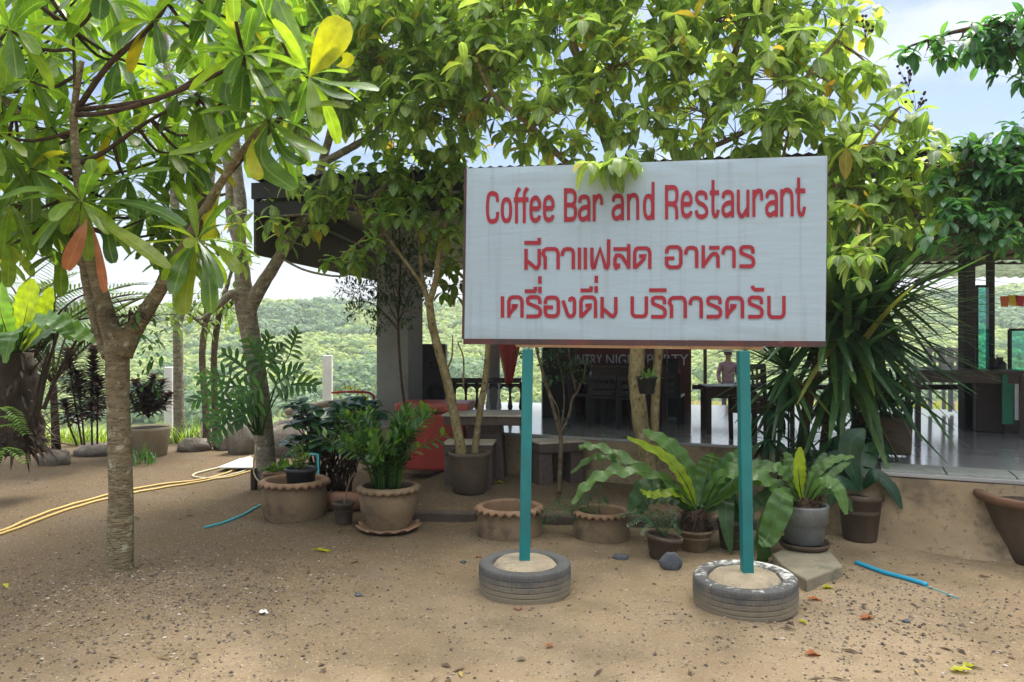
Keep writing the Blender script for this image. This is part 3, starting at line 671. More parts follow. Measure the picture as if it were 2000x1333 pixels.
Z = {3: (900, 300, 5.405), 4: (1260, 300, 5.263), 5: (900, 440, 5.127), 6: (1260, 440, 5.126)}
def zc(k, pts): a, b, s_ = Z[k]; return [(a + x / s_, b + y / s_) for x, y in pts]
lt = Lett()
A_, B_ = 3.0, 4.7
def lat(k, *strokes):
    for s_ in strokes: lt.stroke(zc(k, s_), A_, B_, 5 if len(s_) > 2 else 0)
def oval(k, cx, cy, rx, ry):
    pts = [(cx + rx * math.copysign(abs(math.cos(t)) ** .8, math.cos(t)), cy + ry * math.copysign(abs(math.sin(t)) ** .8, math.sin(t))) for t in [2 * math.pi * i / 28 for i in range(29)]]
    lt.stroke(zc(k, pts), A_, B_)
def small_a(k, x, y):
    lat(k, [(x + a, y + b) for a, b in ((-97, -195), (-90, -240), (-52, -260), (-12, -245), (0, -200), (0, -100), (0, 0))], [(x + a, y + b) for a, b in ((-6, -152), (-62, -142), (-97, -100), (-94, -45), (-62, -20), (-6, -52))])
lat(3, [(388, 515), (378, 445), (335, 425), (297, 445), (283, 520), (283, 640), (300, 705), (338, 722), (380, 695), (390, 620)])
oval(3, 482, 602, 44, 112)
for x, y in ((0, 0), (82, -3)): lat(3, [(624 + x, 370 + y), (602 + x, 400 + y), (588 + x, 450 + y), (588 + x, 600 + y), (588 + x, 742 + y)])
lt.stroke(zc(3, [(560, 493), (715, 488)]), A_, B_)
def small_e(k, x, y): lat(k, [(x, y), (x + 88, y - 2)], [(x + 88, y - 2), (x + 87, y - 70), (x + 62, y - 112), (x + 38, y - 115), (x + 8, y - 85), (x - 2, y), (x + 6, y + 90), (x + 40, y + 122), (x + 78, y + 104), (x + 90, y + 70)])
small_e(3, 742, 588); small_e(3, 884, 583)
lt.mb.build('lettering', M['red_letter'], ban, False); lt.mb = MB()
lat(3, [(1105, 368), (1105, 725)], [(1105, 398), (1170, 398), (1203, 430), (1203, 510), (1175, 545), (1105, 547)], [(1175, 547), (1208, 585), (1205, 665), (1172, 697), (1105, 698)])
small_a(3, 1352, 720); lat(3, [(1408, 440), (1408, 720)], [(1408, 525), (1440, 462), (1472, 457), (1486, 495), (1488, 548)])
lt.mb.build('lettering', M['red_letter'], ban, False); lt.mb = MB()
small_a(3, 1707, 710); lat(3, [(1770, 430), (1770, 708)], [(1770, 505), (1800, 452), (1840, 447), (1864, 485), (1868, 600), (1868, 705)])
oval(4, 36, 553, 42, 112); lat(4, [(82, 295), (82, 685)])
lt.mb.build('lettering', M['red_letter'], ban, False); lt.mb = MB()
lat(4, [(220, 327), (220, 682)], [(220, 354), (298, 354), (325, 390), (323, 480), (295, 517), (220, 520)], [(285, 520), (320, 560), (325, 620), (325, 680)])
small_e(4, 383, 525)
lat(4, [(630, 478), (620, 425), (580, 405), (540, 420), (530, 470), (555, 510), (600, 535), (630, 575), (628, 630), (585, 655), (540, 640), (525, 588)])
lat(4, [(698, 275), (698, 450), (698, 590), (712, 642), (738, 638), (752, 582)], [(665, 408), (762, 406)])
small_a(4, 900, 660); lat(4, [(958, 375), (958, 500), (960, 590), (982, 642), (1010, 638), (1055, 565)], [(1057, 375), (1057, 658)])
lat(4, [(1118, 375), (1118, 657)], [(1118, 465), (1150, 397), (1185, 392), (1197, 430), (1199, 487)])
small_a(4, 1350, 656); lat(4, [(1405, 370), (1405, 653)], [(1405, 445), (1435, 387), (1475, 382), (1505, 420), (1512, 530), (1512, 650)])
lat(4, [(1578, 250), (1578, 450), (1578, 570), (1592, 625), (1622, 622), (1640, 550)], [(1545, 388), (1648, 386)])
# Thai rows
H = 3.45
lt.mb.build('lettering', M['red_letter'], ban, False); lt.mb = MB()
def th(k, *strokes):
    for s_ in strokes:
        q = zc(k, s_)
        lt.stroke(q, H, H + .35)
def ro_rua(k, x, y):   # the letter of the word endings, x,y = left bottom
    th(k, [(x + 130, y - 122), (x + 130, y - 158), (x + 122, y - 180), (x + 104, y - 190), (x + 35, y - 190), (x + 14, y - 178), (x + 8, y - 158), (x + 16, y - 128), (x + 110, y - 88), (x + 128, y - 72), (x + 136, y - 52), (x + 136, y - 26), (x + 126, y - 6), (x + 104, y + 3), (x - 5, y + 3)])
def sara_a(k, x, y, h=205): th(k, [(x - 110, y - h + 72), (x - 108, y - h + 36), (x - 92, y - h + 10), (x - 70, y - h + 2), (x - 32, y - h + 2), (x - 10, y - h + 14), (x, y - h + 40), (x, y)])
def arch(k, x0, x1, y, h=205): th(k, [(x0, y), (x0, y - h + 42), (x0 + 12, y - h + 12), (x0 + 34, y - h), (x1 - 34, y - h), (x1 - 12, y - h + 12), (x1, y - h + 42), (x1, y)])
def ko_kai(k, x0, x1, y, h=205): th(k, [(x0, y), (x0, y - h + 85), (x0 - 22, y - h + 50), (x0 - 12, y - h + 18), (x0 + 12, y - h + 2), (x1 - 34, y - h), (x1 - 12, y - h + 12), (x1, y - h + 42), (x1, y)])
def o_ang(k, x0, x1, y, h=190): th(k, [(x0, y - h + 65), (x0 + 2, y - h + 35), (x0 + 14, y - h + 10), (x0 + 36, y - h), (x1 - 34, y - h), (x1 - 12, y - h + 12), (x1, y - h + 40), (x1, y - 42), (x1 - 12, y - 14), (x1 - 34, y - 3), (x0 + 34, y - 3), (x0 + 10, y - 16), (x0, y - 44), (x0, y - 92), (x0 + 78, y - 92)])
def mo_ma(k, x0, x1, y, h=210): th(k, [(x0, y - h), (x0, y)], [(x0 - 6, y - 98), (x0 + 40, y - 66), (x0 + 88, y - 22), (x0 + 112, y - 16), (x1 - 14, y - 24), (x1, y - 54), (x1, y - h)])
mo_ma(5, 653, 785, 450); th(5, [(636, 180), (800, 180)], [(785, 182), (785, 130)])
ko_kai(5, 845, 974, 446); sara_a(5, 1127, 445); th(5, [(1188, 228), (1188, 446)], [(1247, 228), (1247, 446)])
th(5, [(1312, 228), (1314, 405), (1324, 428), (1338, 424), (1395, 240), (1448, 424), (1464, 430), (1478, 405), (1481, 145)])
th(5, [(1528, 243), (1682, 243)], [(1682, 192), (1682, 440)], [(1580, 385), (1578, 420), (1556, 430), (1543, 405), (1543, 340), (1560, 306), (1596, 306), (1618, 322), (1682, 425)])
arch(5, 1741, 1893, 440); th(5, [(1745, 432), (1832, 345), (1838, 312), (1785, 316)])
lt.mb.build('lettering', M['red_letter'], ban, False); lt.mb = MB()
o_ang(6, 215, 358, 428, 205); sara_a(6, 517, 432); th(6, [(582, 205), (582, 432)], [(640, 230), (746, 230)], [(588, 405), (660, 305), (690, 288), (714, 292), (729, 318), (730, 430)])
sara_a(6, 890, 430); ro_rua(6, 950, 412)
lt.mb.build('lettering', M['red_letter'], ban, False); lt.mb = MB()
th(5, [(417, 716), (417, 930)]); arch(5, 481, 613, 930); th(5, [(486, 895), (520, 850), (550, 822), (552, 812), (508, 812)])
ro_rua(5, 660, 914); th(5, [(640, 665), (752, 665)], [(746, 668), (746, 620)], [(792, 685), (792, 620)], [(792, 590), (792, 515)])
o_ang(5, 846, 976, 918, 190); th(5, [(1022, 758), (1068, 895), (1084, 914), (1106, 917), (1126, 906), (1138, 882), (1138, 765), (1130, 742), (1112, 734), (1094, 744), (1092, 768)])
arch(5, 1203, 1349, 930); th(5, [(1207, 920), (1292, 832), (1294, 806), (1246, 810)], [(1198, 657), (1318, 657)], [(1305, 660), (1305, 615)], [(1355, 680), (1355, 612)], [(1357, 582), (1357, 510)])
mo_ma(5, 1415, 1552, 932); 
lt.mb.build('lettering', M['red_letter'], ban, False); lt.mb = MB()
th(5, [(1717, 716), (1717, 880), (1728, 906), (1748, 917), (1828, 917), (1848, 906), (1858, 880), (1858, 716)])
ro_rua(6, 65, 918); th(6, [(40, 655), (215, 655)]); ko_kai(6, 265, 402, 935); sara_a(6, 562, 935); ro_rua(6, 620, 918); arch(6, 820, 975, 937)
th(6, [(826, 900), (862, 852), (894, 824), (896, 812), (852, 812)]); ro_rua(6, 1035, 918)
th(6, [(1072, 610), (1082, 636), (1104, 650), (1192, 650)]); th(6, [(1240, 712), (1240, 888), (1252, 914), (1272, 925), (1358, 925), (1378, 914), (1390, 888), (1390, 712)])
lt.mb.build('lettering', M['red_letter'], ban, False)
# frame behind the vinyl
mb = MB(); bk = -sn
def e(p, dz=0, dn=.0): return p + bk * (.022 + dn) + V((0, 0, dz))
mb.bar(e(BL, -.016) - sx * .008, e(BR, -.016) + sx * .003, .04, .036); mb.bar(e(TL, -.004), e(TR, -.004), .036, .014)
mb.bar(e(TL) - sx * .004, e(BL) - sx * .004, .036, .024); mb.bar(e(TR) - sx * .012, e(BR) - sx * .012, .036, .02)
for u in (.25, .5, .75): mb.bar(e(TL.lerp(TR, u), -.02, .004), e(BL.lerp(BR, u), .02, .004), .03, .03)
mb.build('frame', M['rust'], sg, False)
mb = MB(); mb.bar(onsign(1008, 674, -.05), onsign(1490, 680, -.05), .05, .03); mb.build('support_bar', M['rust_bar'], sg, False, .003)
for (xt, yt, xb, yb, Y, ro_, yfr, wht) in ((1031, 683, 1024, 1086, 4.79, .297, 1093, False), (1454, 686, 1460, 1124, 4.535, .308, 1133, True)):
    top = P(xt, yt, Y) ; bot = P(xb, yb + 6, Y); mb = MB(); mb.bar(top + V((0, .03, .0)), bot + V((0, .0, -.12)), .07 if not wht else .066, .07, (0, 1, 0)); mb.build('post', M['teal'], sg, False, .006)
    zt = .205 if not wht else .195; rw = P(1025 if not wht else 1455, 0, Y); c = V((rw.x, Y, gz(rw.x, Y) - .012))
    pr = [(ro_ * .70, .0), (ro_ * .93, .008)]
    zs = [.02, .045, .05, .055, .075, .08, .085, .108, .113, .118, .140, .144, .148, .168]
    for i, z in enumerate(zs):
        g = i % 3 == 2 and i < 13
        pr.append((ro_ * (.974 if g else (.985 + .015 * math.sin(math.pi * (z / .19)))), z * zt / .19, 0 if g or i < 6 else ro_ * .006))
    pr += [(ro_ * .975, zt * .95, ro_ * .008), (ro_ * .93, zt * .995, ro_ * .002), (ro_ * .86, zt * 1.005), (ro_ * .78, zt * .99), (ro_ * .72, zt * .96), (ro_ * .695, zt * .90), (ro_ * .69, zt * .6)]
    mb = MB(); mb.lathe(pr, c, 288, 72, Matrix.Rotation(rad(-1.5 if wht else 0), 3, 'Y') @ Matrix.Rotation(rad(1.5 if wht else 0), 3, 'X')); ty = mb.build('tyre', M['tyre_white' if wht else 'tyre'], sg, False)
    # object coordinates of the tyre's dirt start at the ground: children of the sign share its base
    if wht: ty['label'] = 'tyre with worn white paint round its upper rim'
    mb = MB(); nR, nA = 7, 60; vs = []
    for i in range(nR + 1):
        for k in range(nA):
            a = 2 * math.pi * k / nA; r = ro_ * .705 * i / nR * (1 + (.03 * noise.noise(V((math.cos(a) * 2, math.sin(a) * 2, 9))) if i == nR else 0))
            x, y = c.x + r * math.cos(a), c.y + r * math.sin(a); vs.append((x, y, c.z + zt * .985 + (.012 if not wht else .018) * (1 - (i / nR) ** 2) + .006 * noise.noise(V((x * 12, y * 12, 3))) - (.03 if i == nR else 0)))
    mb.add(vs, [(i * nA + k, i * nA + (k + 1) % nA, (i + 1) * nA + (k + 1) % nA, (i + 1) * nA + k) for i in range(nR) for k in range(nA)])
    mb.build('concrete_fill', M['concrete'], ty)

# ------------------------------------------------------------------ the hazy air
mb = MB(); mb.box((0, 150, 10.5), (620, 360, 64)); hm = bpy.data.materials.new('haze'); hm.use_nodes = True; ht = hm.node_tree; ht.nodes.clear()
ho = N(ht, 'ShaderNodeOutputMaterial'); hv = N(ht, 'ShaderNodeVolumePrincipled'); hv.inputs['Color'].default_value = (.86, .93, 1, 1); hv.inputs['Density'].default_value = .0008; hv.inputs['Anisotropy'].default_value = .3
ht.links.new(hv.outputs[0], ho.inputs['Volume']); kind(mb.build('haze', hm, None, False), 'stuff', 'pale haze in the air over the valley', 'haze')
# ------------------------------------------------------------------ foliage builders
def umbrella(mb, p, axis, L_, W, k=5, shape='ell', droop=1.1):
    """a palmate cluster of drooping leaflets"""
    axis = V(axis).normalized(); a = axis.orthogonal().normalized(); b = axis.cross(a); o = rr(0, 6.28)
    for i in range(k):
        t = o + 2 * math.pi * (i + rr(-.2, .2)) / k; d = (a * math.cos(t) + b * math.sin(t)) + axis * rr(.0, .55) + V((0, 0, -.35))
        s_ = rr(.75, 1.1); mb.leaf(p, d, L_ * s_, W * s_, droop * rr(.6, 1.3), 4, shape, .18, curl=rr(-.4, .1))
def rosette(mb, p, axis, k, L_, W, el=(75, -35), droop=.6, shape='ob', wave=.0, n=7):
    axis = V(axis).normalized(); a = axis.orthogonal().normalized(); b = axis.cross(a); o = rr(0, 6.28)
    for i in range(k):
        t = o + i * 2.39996; e_ = rad(el[0] + (el[1] - el[0]) * ((i + .5) / k) ** .8 + rr(-8, 8)); s_ = (.65 + .35 * min(1, (i + 2) / k * 1.6)) * rr(.88, 1.1)
        d = (a * math.cos(t) + b * math.sin(t)) * math.cos(e_) + axis * math.sin(e_)
        mb.leaf(p, d, L_ * s_, W * s_ * rr(.85, 1.15), droop * rr(.5, 1.4), n, shape, .16, wave=wave, curl=rr(-.3, .3))
def limbs_points(lms):
    o = []
    for pts in lms: o += pts
    return o
def crown_fill(leaf_mb, wood_mb, nodes, lobes, dens, L_, W, k=5, twig=.006, shape='ell'):
    for (c, r) in lobes:
        near = min(nodes, key=lambda q: (q - c).length)
        mid = near.lerp(c, .55) + V((rr(-.1, .1), rr(-.1, .1), rr(0, .15))) * r
        br = catmull([near, mid, c], 8); wood_mb.tube(br, [twig * 2.6 * (1 - .6 * i / 8) for i in range(9)], 5)
        n = max(3, int(dens * r * r))
        for i in range(n):
            d = rdir(); q = c + V((d.x, d.y, d.z * .85)) * r * (.35 + .65 * R.random() ** .6)
            s0 = br[min(8, int(3 + 5 * R.random()))]
            ax = ((q - c).normalized() + V((0, 0, .55)) + rdir() * .4).normalized()
            if R.random() < .45:
                m_ = s0.lerp(q, .5) + V((0, 0, .06)) * r; wood_mb.tube(catmull([s0, m_, q], 4), [twig, twig * .8, twig * .65, twig * .5, twig * .4], 3)
            else:
                wood_mb.tube([q - ax * .14, q], [twig * .45, twig * .3], 3)
            umbrella(leaf_mb, q, ax, L_ * rr(.75, 1.2), W * rr(.8, 1.15), k if R.random() < .7 else k - 1, shape)
def px_limb(mb, pts, rs, n=9, sub=6, jit=.05):
    """pts: (px, py, Y) ; returns world nodes along it"""
    w_ = [P(*p) for p in pts]; mb.tube(w_, rs, n, jit, sub); return catmull(w_, (len(w_) - 1) * 3)
def frond(mb, base, d, L_, pairs, ll, lw, droop=.9, lift=.3):
    d = V(d).normalized(); p = V(base); pts = []
    n = pairs
    for i in range(n + 1):
        pts.append((p.copy(), d.copy())); p = p + d * (L_ / n); d = (d + V((0, 0, -droop / n))).normalized()
    for i, (q, dd) in enumerate(pts[2:]):
        t = i / n; sd_ = dd.cross(V((0, 0, 1))).normalized(); l_ = ll * math.sin(math.pi * min(.97, .18 + .8 * t)) ** .7
        for s_ in (-1, 1):
            mb.leaf(q, sd_ * s_ + dd * .75 + V((0, 0, lift)), l_ * rr(.85, 1.1), lw, rr(.3, .9), 3, 'lance', .2)
    return [q for q, _ in pts]
def lobed(mb, p, d, L_, lobes=7, ll=.5, lw=.16, droop=.5):
    """deeply cut leaf: long fingers along a midrib"""
    d = V(d).normalized(); n = lobes; q = V(p)
    mb.leaf(p, d, L_, L_ * .12, droop, 6, 'strap', .1, up=(.1, -1, .55))
    for i in range(n):
        t = (i + .5) / n; sd_ = d.cross(V((.1, -1, .55)))
        if sd_.length < .1: sd_ = V((1, 0, 0))
        sd_.normalize(); up = sd_.cross(d)
        l_ = L_ * ll * (1.05 - .55 * t)
        for s_ in (-1, 1): mb.leaf(q, sd_ * s_ * (1.1 - t * .5) + d * (.05 + t * .8) + up * .1, l_ * rr(.85, 1.1), L_ * lw, .35, 4, 'tip', .15, up=(.1, -1, .55))
        q = q + d * (L_ / n); d = (d + V((0, 0, -droop / n))).normalized()

# ------------------------------------------------------------------ left foreground tree with big paddle leaves
T = thing('broadleaf_tree', 'near tree with pale ringed trunk forking low and big paddle shaped leaves', 'tree', tuple(G(232, 1112)))
wd = MB(); Yt = 5.12
nodes = px_limb(wd, [(232, 1128, Yt), (234, 1100, Yt), (236, 960, Yt), (231, 800, Yt), (229, 700, Yt), (230, 640, Yt)], [.105, .088, .078, .073, .078, .10], 14, 5, .03)
nodes += px_limb(wd, [(236, 690, Yt), (215, 640, Yt), (196, 570, Yt), (178, 500, Yt), (165, 420, Yt - .1), (150, 330, Yt - .2), (145, 220, Yt - .2), (160, 120, Yt - .3)], [.085, .068, .052, .044, .036, .03, .024, .016], 10)
nodes += px_limb(wd, [(208, 700, Yt + .03), (192, 650, Yt + .06), (170, 560, Yt + .1), (158, 470, Yt + .15), (140, 380, Yt + .3), (60, 250, Yt + .4), (-40, 150, Yt + .4)], [.03, .034, .032, .03, .028, .025, .02], 8)
nodes += px_limb(wd, [(236, 690, Yt), (262, 645, Yt), (298, 590, Yt - .05), (340, 520, Yt - .1), (395, 420, Yt - .2), (440, 345, Yt - .3), (490, 275, Yt - .4), (525, 232, Yt - .45)], [.085, .064, .05, .041, .033, .026, .02, .014], 10)
br = MB()
nodes += px_limb(br, [(150, 215, Yt - .2), (210, 130, Yt - .3), (270, 75, Yt - .3), (315, 25, Yt - .3), (340, -40, Yt - .3)], [.02, .019, .018, .016, .014], 7)
nodes += px_limb(br, [(148, 225, Yt - .2), (200, 222, Yt - .4), (290, 200, Yt - .5), (380, 165, Yt - .6), (445, 135, Yt - .6), (475, 110, Yt - .6)], [.018, .016, .015, .014, .012, .01], 7)
nodes += px_limb(br, [(150, 215, Yt - .2), (240, 205, Yt - .3), (330, 185, Yt - .3), (400, 140, Yt - .3)], [.015, .014, .012, .009], 6)
nodes += px_limb(br, [(152, 320, Yt - .2), (200, 300, Yt - .1), (270, 250, Yt), (340, 210, Yt), (380, 190, Yt)], [.018, .015, .013, .011, .009], 6)
nodes += px_limb(br, [(147, 215, Yt - .2), (145, 120, Yt - .2), (142, 60, Yt - .2)], [.012, .01, .008], 6)
nodes += px_limb(br, [(440, 345, Yt - .3), (540, 240, Yt - .3), (590, 190, Yt - .3), (605, 155, Yt - .35)], [.02, .017, .014, .012], 7)
nodes += px_limb(br, [(340, 520, Yt - .1), (390, 400, Yt + .2), (440, 380, Yt + .2)], [.014, .012, .01], 6)
lf = MB()
# (px, py, Y, tilt x, tilt z, count, length)
ros = [(160, 395, 4.75, 0, 1, 14, .40), (478, 108, 4.45, .3, 1, 15, .38), (603, 150, 4.6, .5, .8, 8, .40), (525, 235, 4.6, .4, .8, 9, .42), (385, 470, 4.7, -.1, 1, 12, .40), (300, 40, 4.8, .2, 1, 13, .36),
       (20, 60, 4.6, -.2, 1, 13, .38), (60, 160, 5.0, -.3, .8, 13, .36), (-20, 260, 4.7, -.2, 1, 12, .40), (100, 250, 5.1, 0, 1, 13, .36), (60, 330, 4.9, -.2, 1, 12, .38), (20, 400, 5.2, -.3, .8, 12, .38), (230, 250, 5.3, .2, 1, 12, .33),
       (250, 350, 5.4, .1, 1, 12, .33), (330, 300, 5.6, .2, 1, 12, .33), (345, 190, 5.2, .1, 1, 13, .32), (150, 40, 5.2, 0, 1, 13, .34), (230, 120, 5.5, 0, 1, 12, .34), (400, 60, 5.0, .1, 1, 14, .36), (540, 60, 4.9, .3, 1, 11, .36),
       (390, 190, 5.2, .3, .9, 12, .32), (440, 200, 5.3, .3, .9, 10, .3), (100, 110, 5.6, 0, 1, 12, .32), (180, 300, 5.7, 0, 1, 12, .32), (10, 190, 5.6, 0, 1, 12, .32), (90, 420, 5.5, -.2, 1, 12, .33), (200, -20, 4.8, 0, 1, 12, .38), (440, -20, 4.7, .2, 1, 13, .38), (60, -30, 5.0, 0, 1, 12, .36),
       (560, -40, 4.9, .2, 1, 9, .34), (-70, 130, 5.0, -.2, 1, 12, .36), (-70, 360, 5.0, -.2, 1, 12, .36), (300, 130, 5.9, 0, 1, 11, .32), (120, 500, 5.6, -.2, .9, 8, .34), (20, 480, 5.5, -.4, .7, 9, .34), (280, 430, 5.5, .1, 1, 9, .33), (420, 290, 5.9, .2, 1, 9, .3), (330, 410, 5.9, 0, 1, 9, .28)]
for i in range(58):
    ros.append((rr(-90, 520), rr(-60, 400) if i % 4 else rr(380, 520) - 0, rr(5.5, 6.6), rr(-.3, .3), 1, 13, rr(.3, .38)))
for i in range(22):
    ros.append((rr(-350, 560), rr(-480, -80), rr(3.6, 6.6), rr(-.3, .3), 1, 11, rr(.33, .4)))
ros = [q for q in ros if not (q[2] > 5.45 and q[0] > 400 and q[1] > 230)]
for (x, y, Y, tx, tz, k, ln) in ros:
    p = P(x, y, Y); q = min(nodes, key=lambda a: (a - p).length)
    if (q - p).length > .03:
        m_ = q.lerp(p, .5) + V((0, 0, -.06)); wd2 = catmull([q, m_, p], 6)
        br.tube(wd2, [.014, .013, .012, .011, .01, .009, .008], 5)
    rosette(lf, p, (tx + rr(-.15, .15), rr(-.35, .15), tz), k + 3, ln * 1.04, ln * .33, (70, -52), .8)
# leaves the eye can pick out, each laid on its own curve
def lp(mb, pts, W, shape='ob', n=10, fold=.2, wave=0, up=(0, -.8, 1)):
    mb.leafpath([P(*p) for p in pts], W, shape, n, fold, wave, up=up)
big = [([(160, 400, 4.75), (200, 370, 4.7), (265, 340, 4.6), (332, 332, 4.5)], .11), ([(165, 402, 4.75), (230, 395, 4.6), (300, 410, 4.5), (362, 442, 4.45)], .115), ([(162, 400, 4.75), (185, 360, 4.7), (180, 330, 4.7), (178, 312, 4.7)], .1),
       ([(160, 402, 4.7), (210, 440, 4.6), (270, 480, 4.5), (330, 525, 4.45)], .12), ([(158, 400, 4.7), (120, 380, 4.6), (60, 372, 4.5), (0, 390, 4.45)], .11), ([(160, 405, 4.7), (205, 450, 4.7), (215, 490, 4.65), (222, 515, 4.65)], .1),
       ([(385, 470, 4.7), (430, 490, 4.6), (450, 510, 4.5), (468, 535, 4.5)], .1), ([(380, 475, 4.7), (375, 520, 4.6), (365, 570, 4.55), (362, 615, 4.55)], .115), ([(385, 475, 4.7), (405, 520, 4.6), (410, 570, 4.55), (412, 612, 4.55)], .13), ([(330, 520, 4.8), (350, 550, 4.7), (352, 590, 4.7), (355, 615, 4.7)], .1),
       ([(525, 240, 4.6), (510, 290, 4.55), (520, 330, 4.5), (575, 372, 4.45)], .20), ([(522, 238, 4.6), (460, 260, 4.5), (400, 290, 4.5), (330, 302, 4.5)], .14), ([(528, 240, 4.6), (570, 270, 4.5), (610, 290, 4.5), (638, 300, 4.5)], .12), ([(530, 235, 4.6), (590, 215, 4.5), (640, 205, 4.5), (680, 212, 4.5)], .12),
       ([(603, 150, 4.6), (650, 165, 4.5), (700, 170, 4.4), (740, 178, 4.4)], .13), ([(603, 150, 4.6), (585, 90, 4.6), (560, 40, 4.6), (545, 5, 4.6)], .13), ([(523, 240, 4.6), (555, 300, 4.6), (590, 320, 4.6), (598, 300, 4.6)], .15), ([(605, 155, 4.6), (650, 185, 4.5), (690, 195, 4.5)], .11), ([(478, 108, 4.45), (500, 60, 4.4), (515, 20, 4.4), (520, -15, 4.4)], .11), ([(478, 108, 4.45), (450, 150, 4.4), (440, 180, 4.4), (445, 205, 4.4)], .1), ([(478, 112, 4.45), (510, 150, 4.4), (545, 200, 4.35), (560, 232, 4.35)], .11)]
for pts, W in big: lp(lf, pts, W)
wd.build('trunk', M['bark_a'], T); br.build('branches', M['bark_dark'], T)
lf.build('crown', M['bigleaf'], T)
def yleaf(*q, mat='yellow_leaf', up=(.2, -1, .2), lab='large yellow leaf'):
    m_ = MB(); lp(m_, q[0], q[1], up=up); m_.build('old_leaf', M[mat], T)['label'] = lab
yleaf([(603, 152, 4.55), (625, 120, 4.5), (650, 80, 4.45), (672, 38, 4.45)], .255)
yleaf([(655, 130, 4.6), (675, 125, 4.6), (683, 105, 4.6)], .1, lab='small yellow leaf')
yleaf([(430, 380, 4.95), (412, 420, 4.9), (405, 450, 4.9), (412, 470, 4.9)], .16, up=(.1, -1, .1), lab='golden hanging leaf')
yleaf([(495, 270, 4.5), (490, 300, 4.45), (497, 330, 4.4), (508, 352, 4.4)], .1, up=(.3, -1, .2), lab='yellowing hanging leaf')
yleaf([(170, 428, 4.65), (160, 455, 4.6), (145, 490, 4.58), (130, 528, 4.58)], .12, mat='orange_leaf', up=(.3, -1, 0), lab='dry orange leaf')
yleaf([(180, 440, 4.65), (190, 480, 4.6), (200, 530, 4.6), (206, 572, 4.6)], .09, mat='orange_leaf', up=(-.3, -1, 0), lab='dry red leaf')
nestm = MB()
for i in range(150):
    a = rr(0, 6.28); r = rr(.02, .17); p = P(255, 625, 5.05) + V((r * math.cos(a), r * math.sin(a) * .6, rr(-.04, .06) + r * .25)); nestm.leaf(p, (math.cos(a) + rr(-.5, .5), math.sin(a) + rr(-.5, .5), rr(-.3, .6)), rr(.08, .18), .012, .6, 3, 'lance', .1)
nestm.build('leaf_litter', M['deadleaf'], T)
# small orchid and creeper growing in the fork
orc = MB()
for i in range(26):
    p = P(290, 640, 5.0) + V((rr(-.1, .14), rr(-.1, .1), rr(-.25, .12))); orc.leaf(p, (rr(-.4, 1), rr(-1, .3), rr(-.8, .4)), rr(.05, .12), .03, .8, 4, 'lance', .2)
for i in range(60):
    p = P(rr(262, 320), rr(640, 775), 5.25 + rr(-.1, .1)); orc.leaf(p, (rr(-1, 1), rr(-1, .3), rr(-1, .2)), rr(.03, .07), .022, .8, 3, 'ell', .2)
tag(orc.build('creeper', M['philo'], None, origin=tuple(P(290, 660, 5.0))), 'small leafy creeper trailing from the fork of the near left tree', 'creeper')

# ------------------------------------------------------------------ second tree, leaning grey trunk
T = thing('shade_tree', 'leaning grey ringed trunk forking in a wide Y behind the scalloped pots', 'tree', tuple(P(522, 945, 8.1)))
wd = MB(); Y2 = 8.1
n2 = px_limb(wd, [(524, 960, Y2), (522, 930, Y2), (515, 850, Y2), (505, 750, Y2), (490, 660, Y2), (480, 600, Y2), (478, 570, Y2)], [.125, .112, .104, .099, .1, .112, .125], 14, 5, .03)
n2 += px_limb(wd, [(480, 600, Y2), (474, 540, Y2), (468, 470, Y2), (470, 400, Y2), (462, 330, Y2), (455, 230, Y2), (440, 120, Y2), (420, 0, Y2)], [.11, .085, .07, .066, .058, .05, .04, .028], 10)
n2 += px_limb(wd, [(468, 480, Y2 + .1), (450, 420, Y2 + .1), (448, 350, Y2 + .1), (430, 250, Y2 + .2), (420, 140, Y2 + .2)], [.06, .05, .048, .04, .03], 9)
n2 += px_limb(wd, [(482, 605, Y2), (510, 560, Y2 - .05), (548, 500, Y2 - .1), (590, 430, Y2 - .2), (615, 370, Y2 - .3), (632, 310, Y2 - .3), (645, 262, Y2 - .4), (660, 200, Y2 - .4), (690, 80, Y2 - .4)], [.1, .074, .062, .055, .049, .045, .041, .036, .025], 10)
n2 += px_limb(wd, [(632, 318, Y2 - .3), (670, 298, Y2 - .4), (715, 272, Y2 - .4), (755, 240, Y2 - .5), (790, 200, Y2 - .5), (840, 120, Y2 - .5)], [.042, .04, .036, .033, .028, .02], 9)
n2 += px_limb(wd, [(478, 600, Y2), (455, 575, Y2 - .1), (430, 595, Y2 - .15), (400, 620, Y2 - .2), (385, 625, Y2 - .2)], [.06, .05, .035, .02, .012], 8)
n2 += px_limb(wd, [(592, 425, Y2 - .2), (650, 412, Y2 - .5), (720, 425, Y2 - .7), (760, 470, Y2 - .8)], [.014, .012, .01, .008], 6)
n2 += px_limb(wd, [(548, 505, Y2 - .1), (600, 530, Y2 - .4), (670, 540, Y2 - .5), (700, 515, Y2 - .6)], [.014, .012, .01, .008], 6)
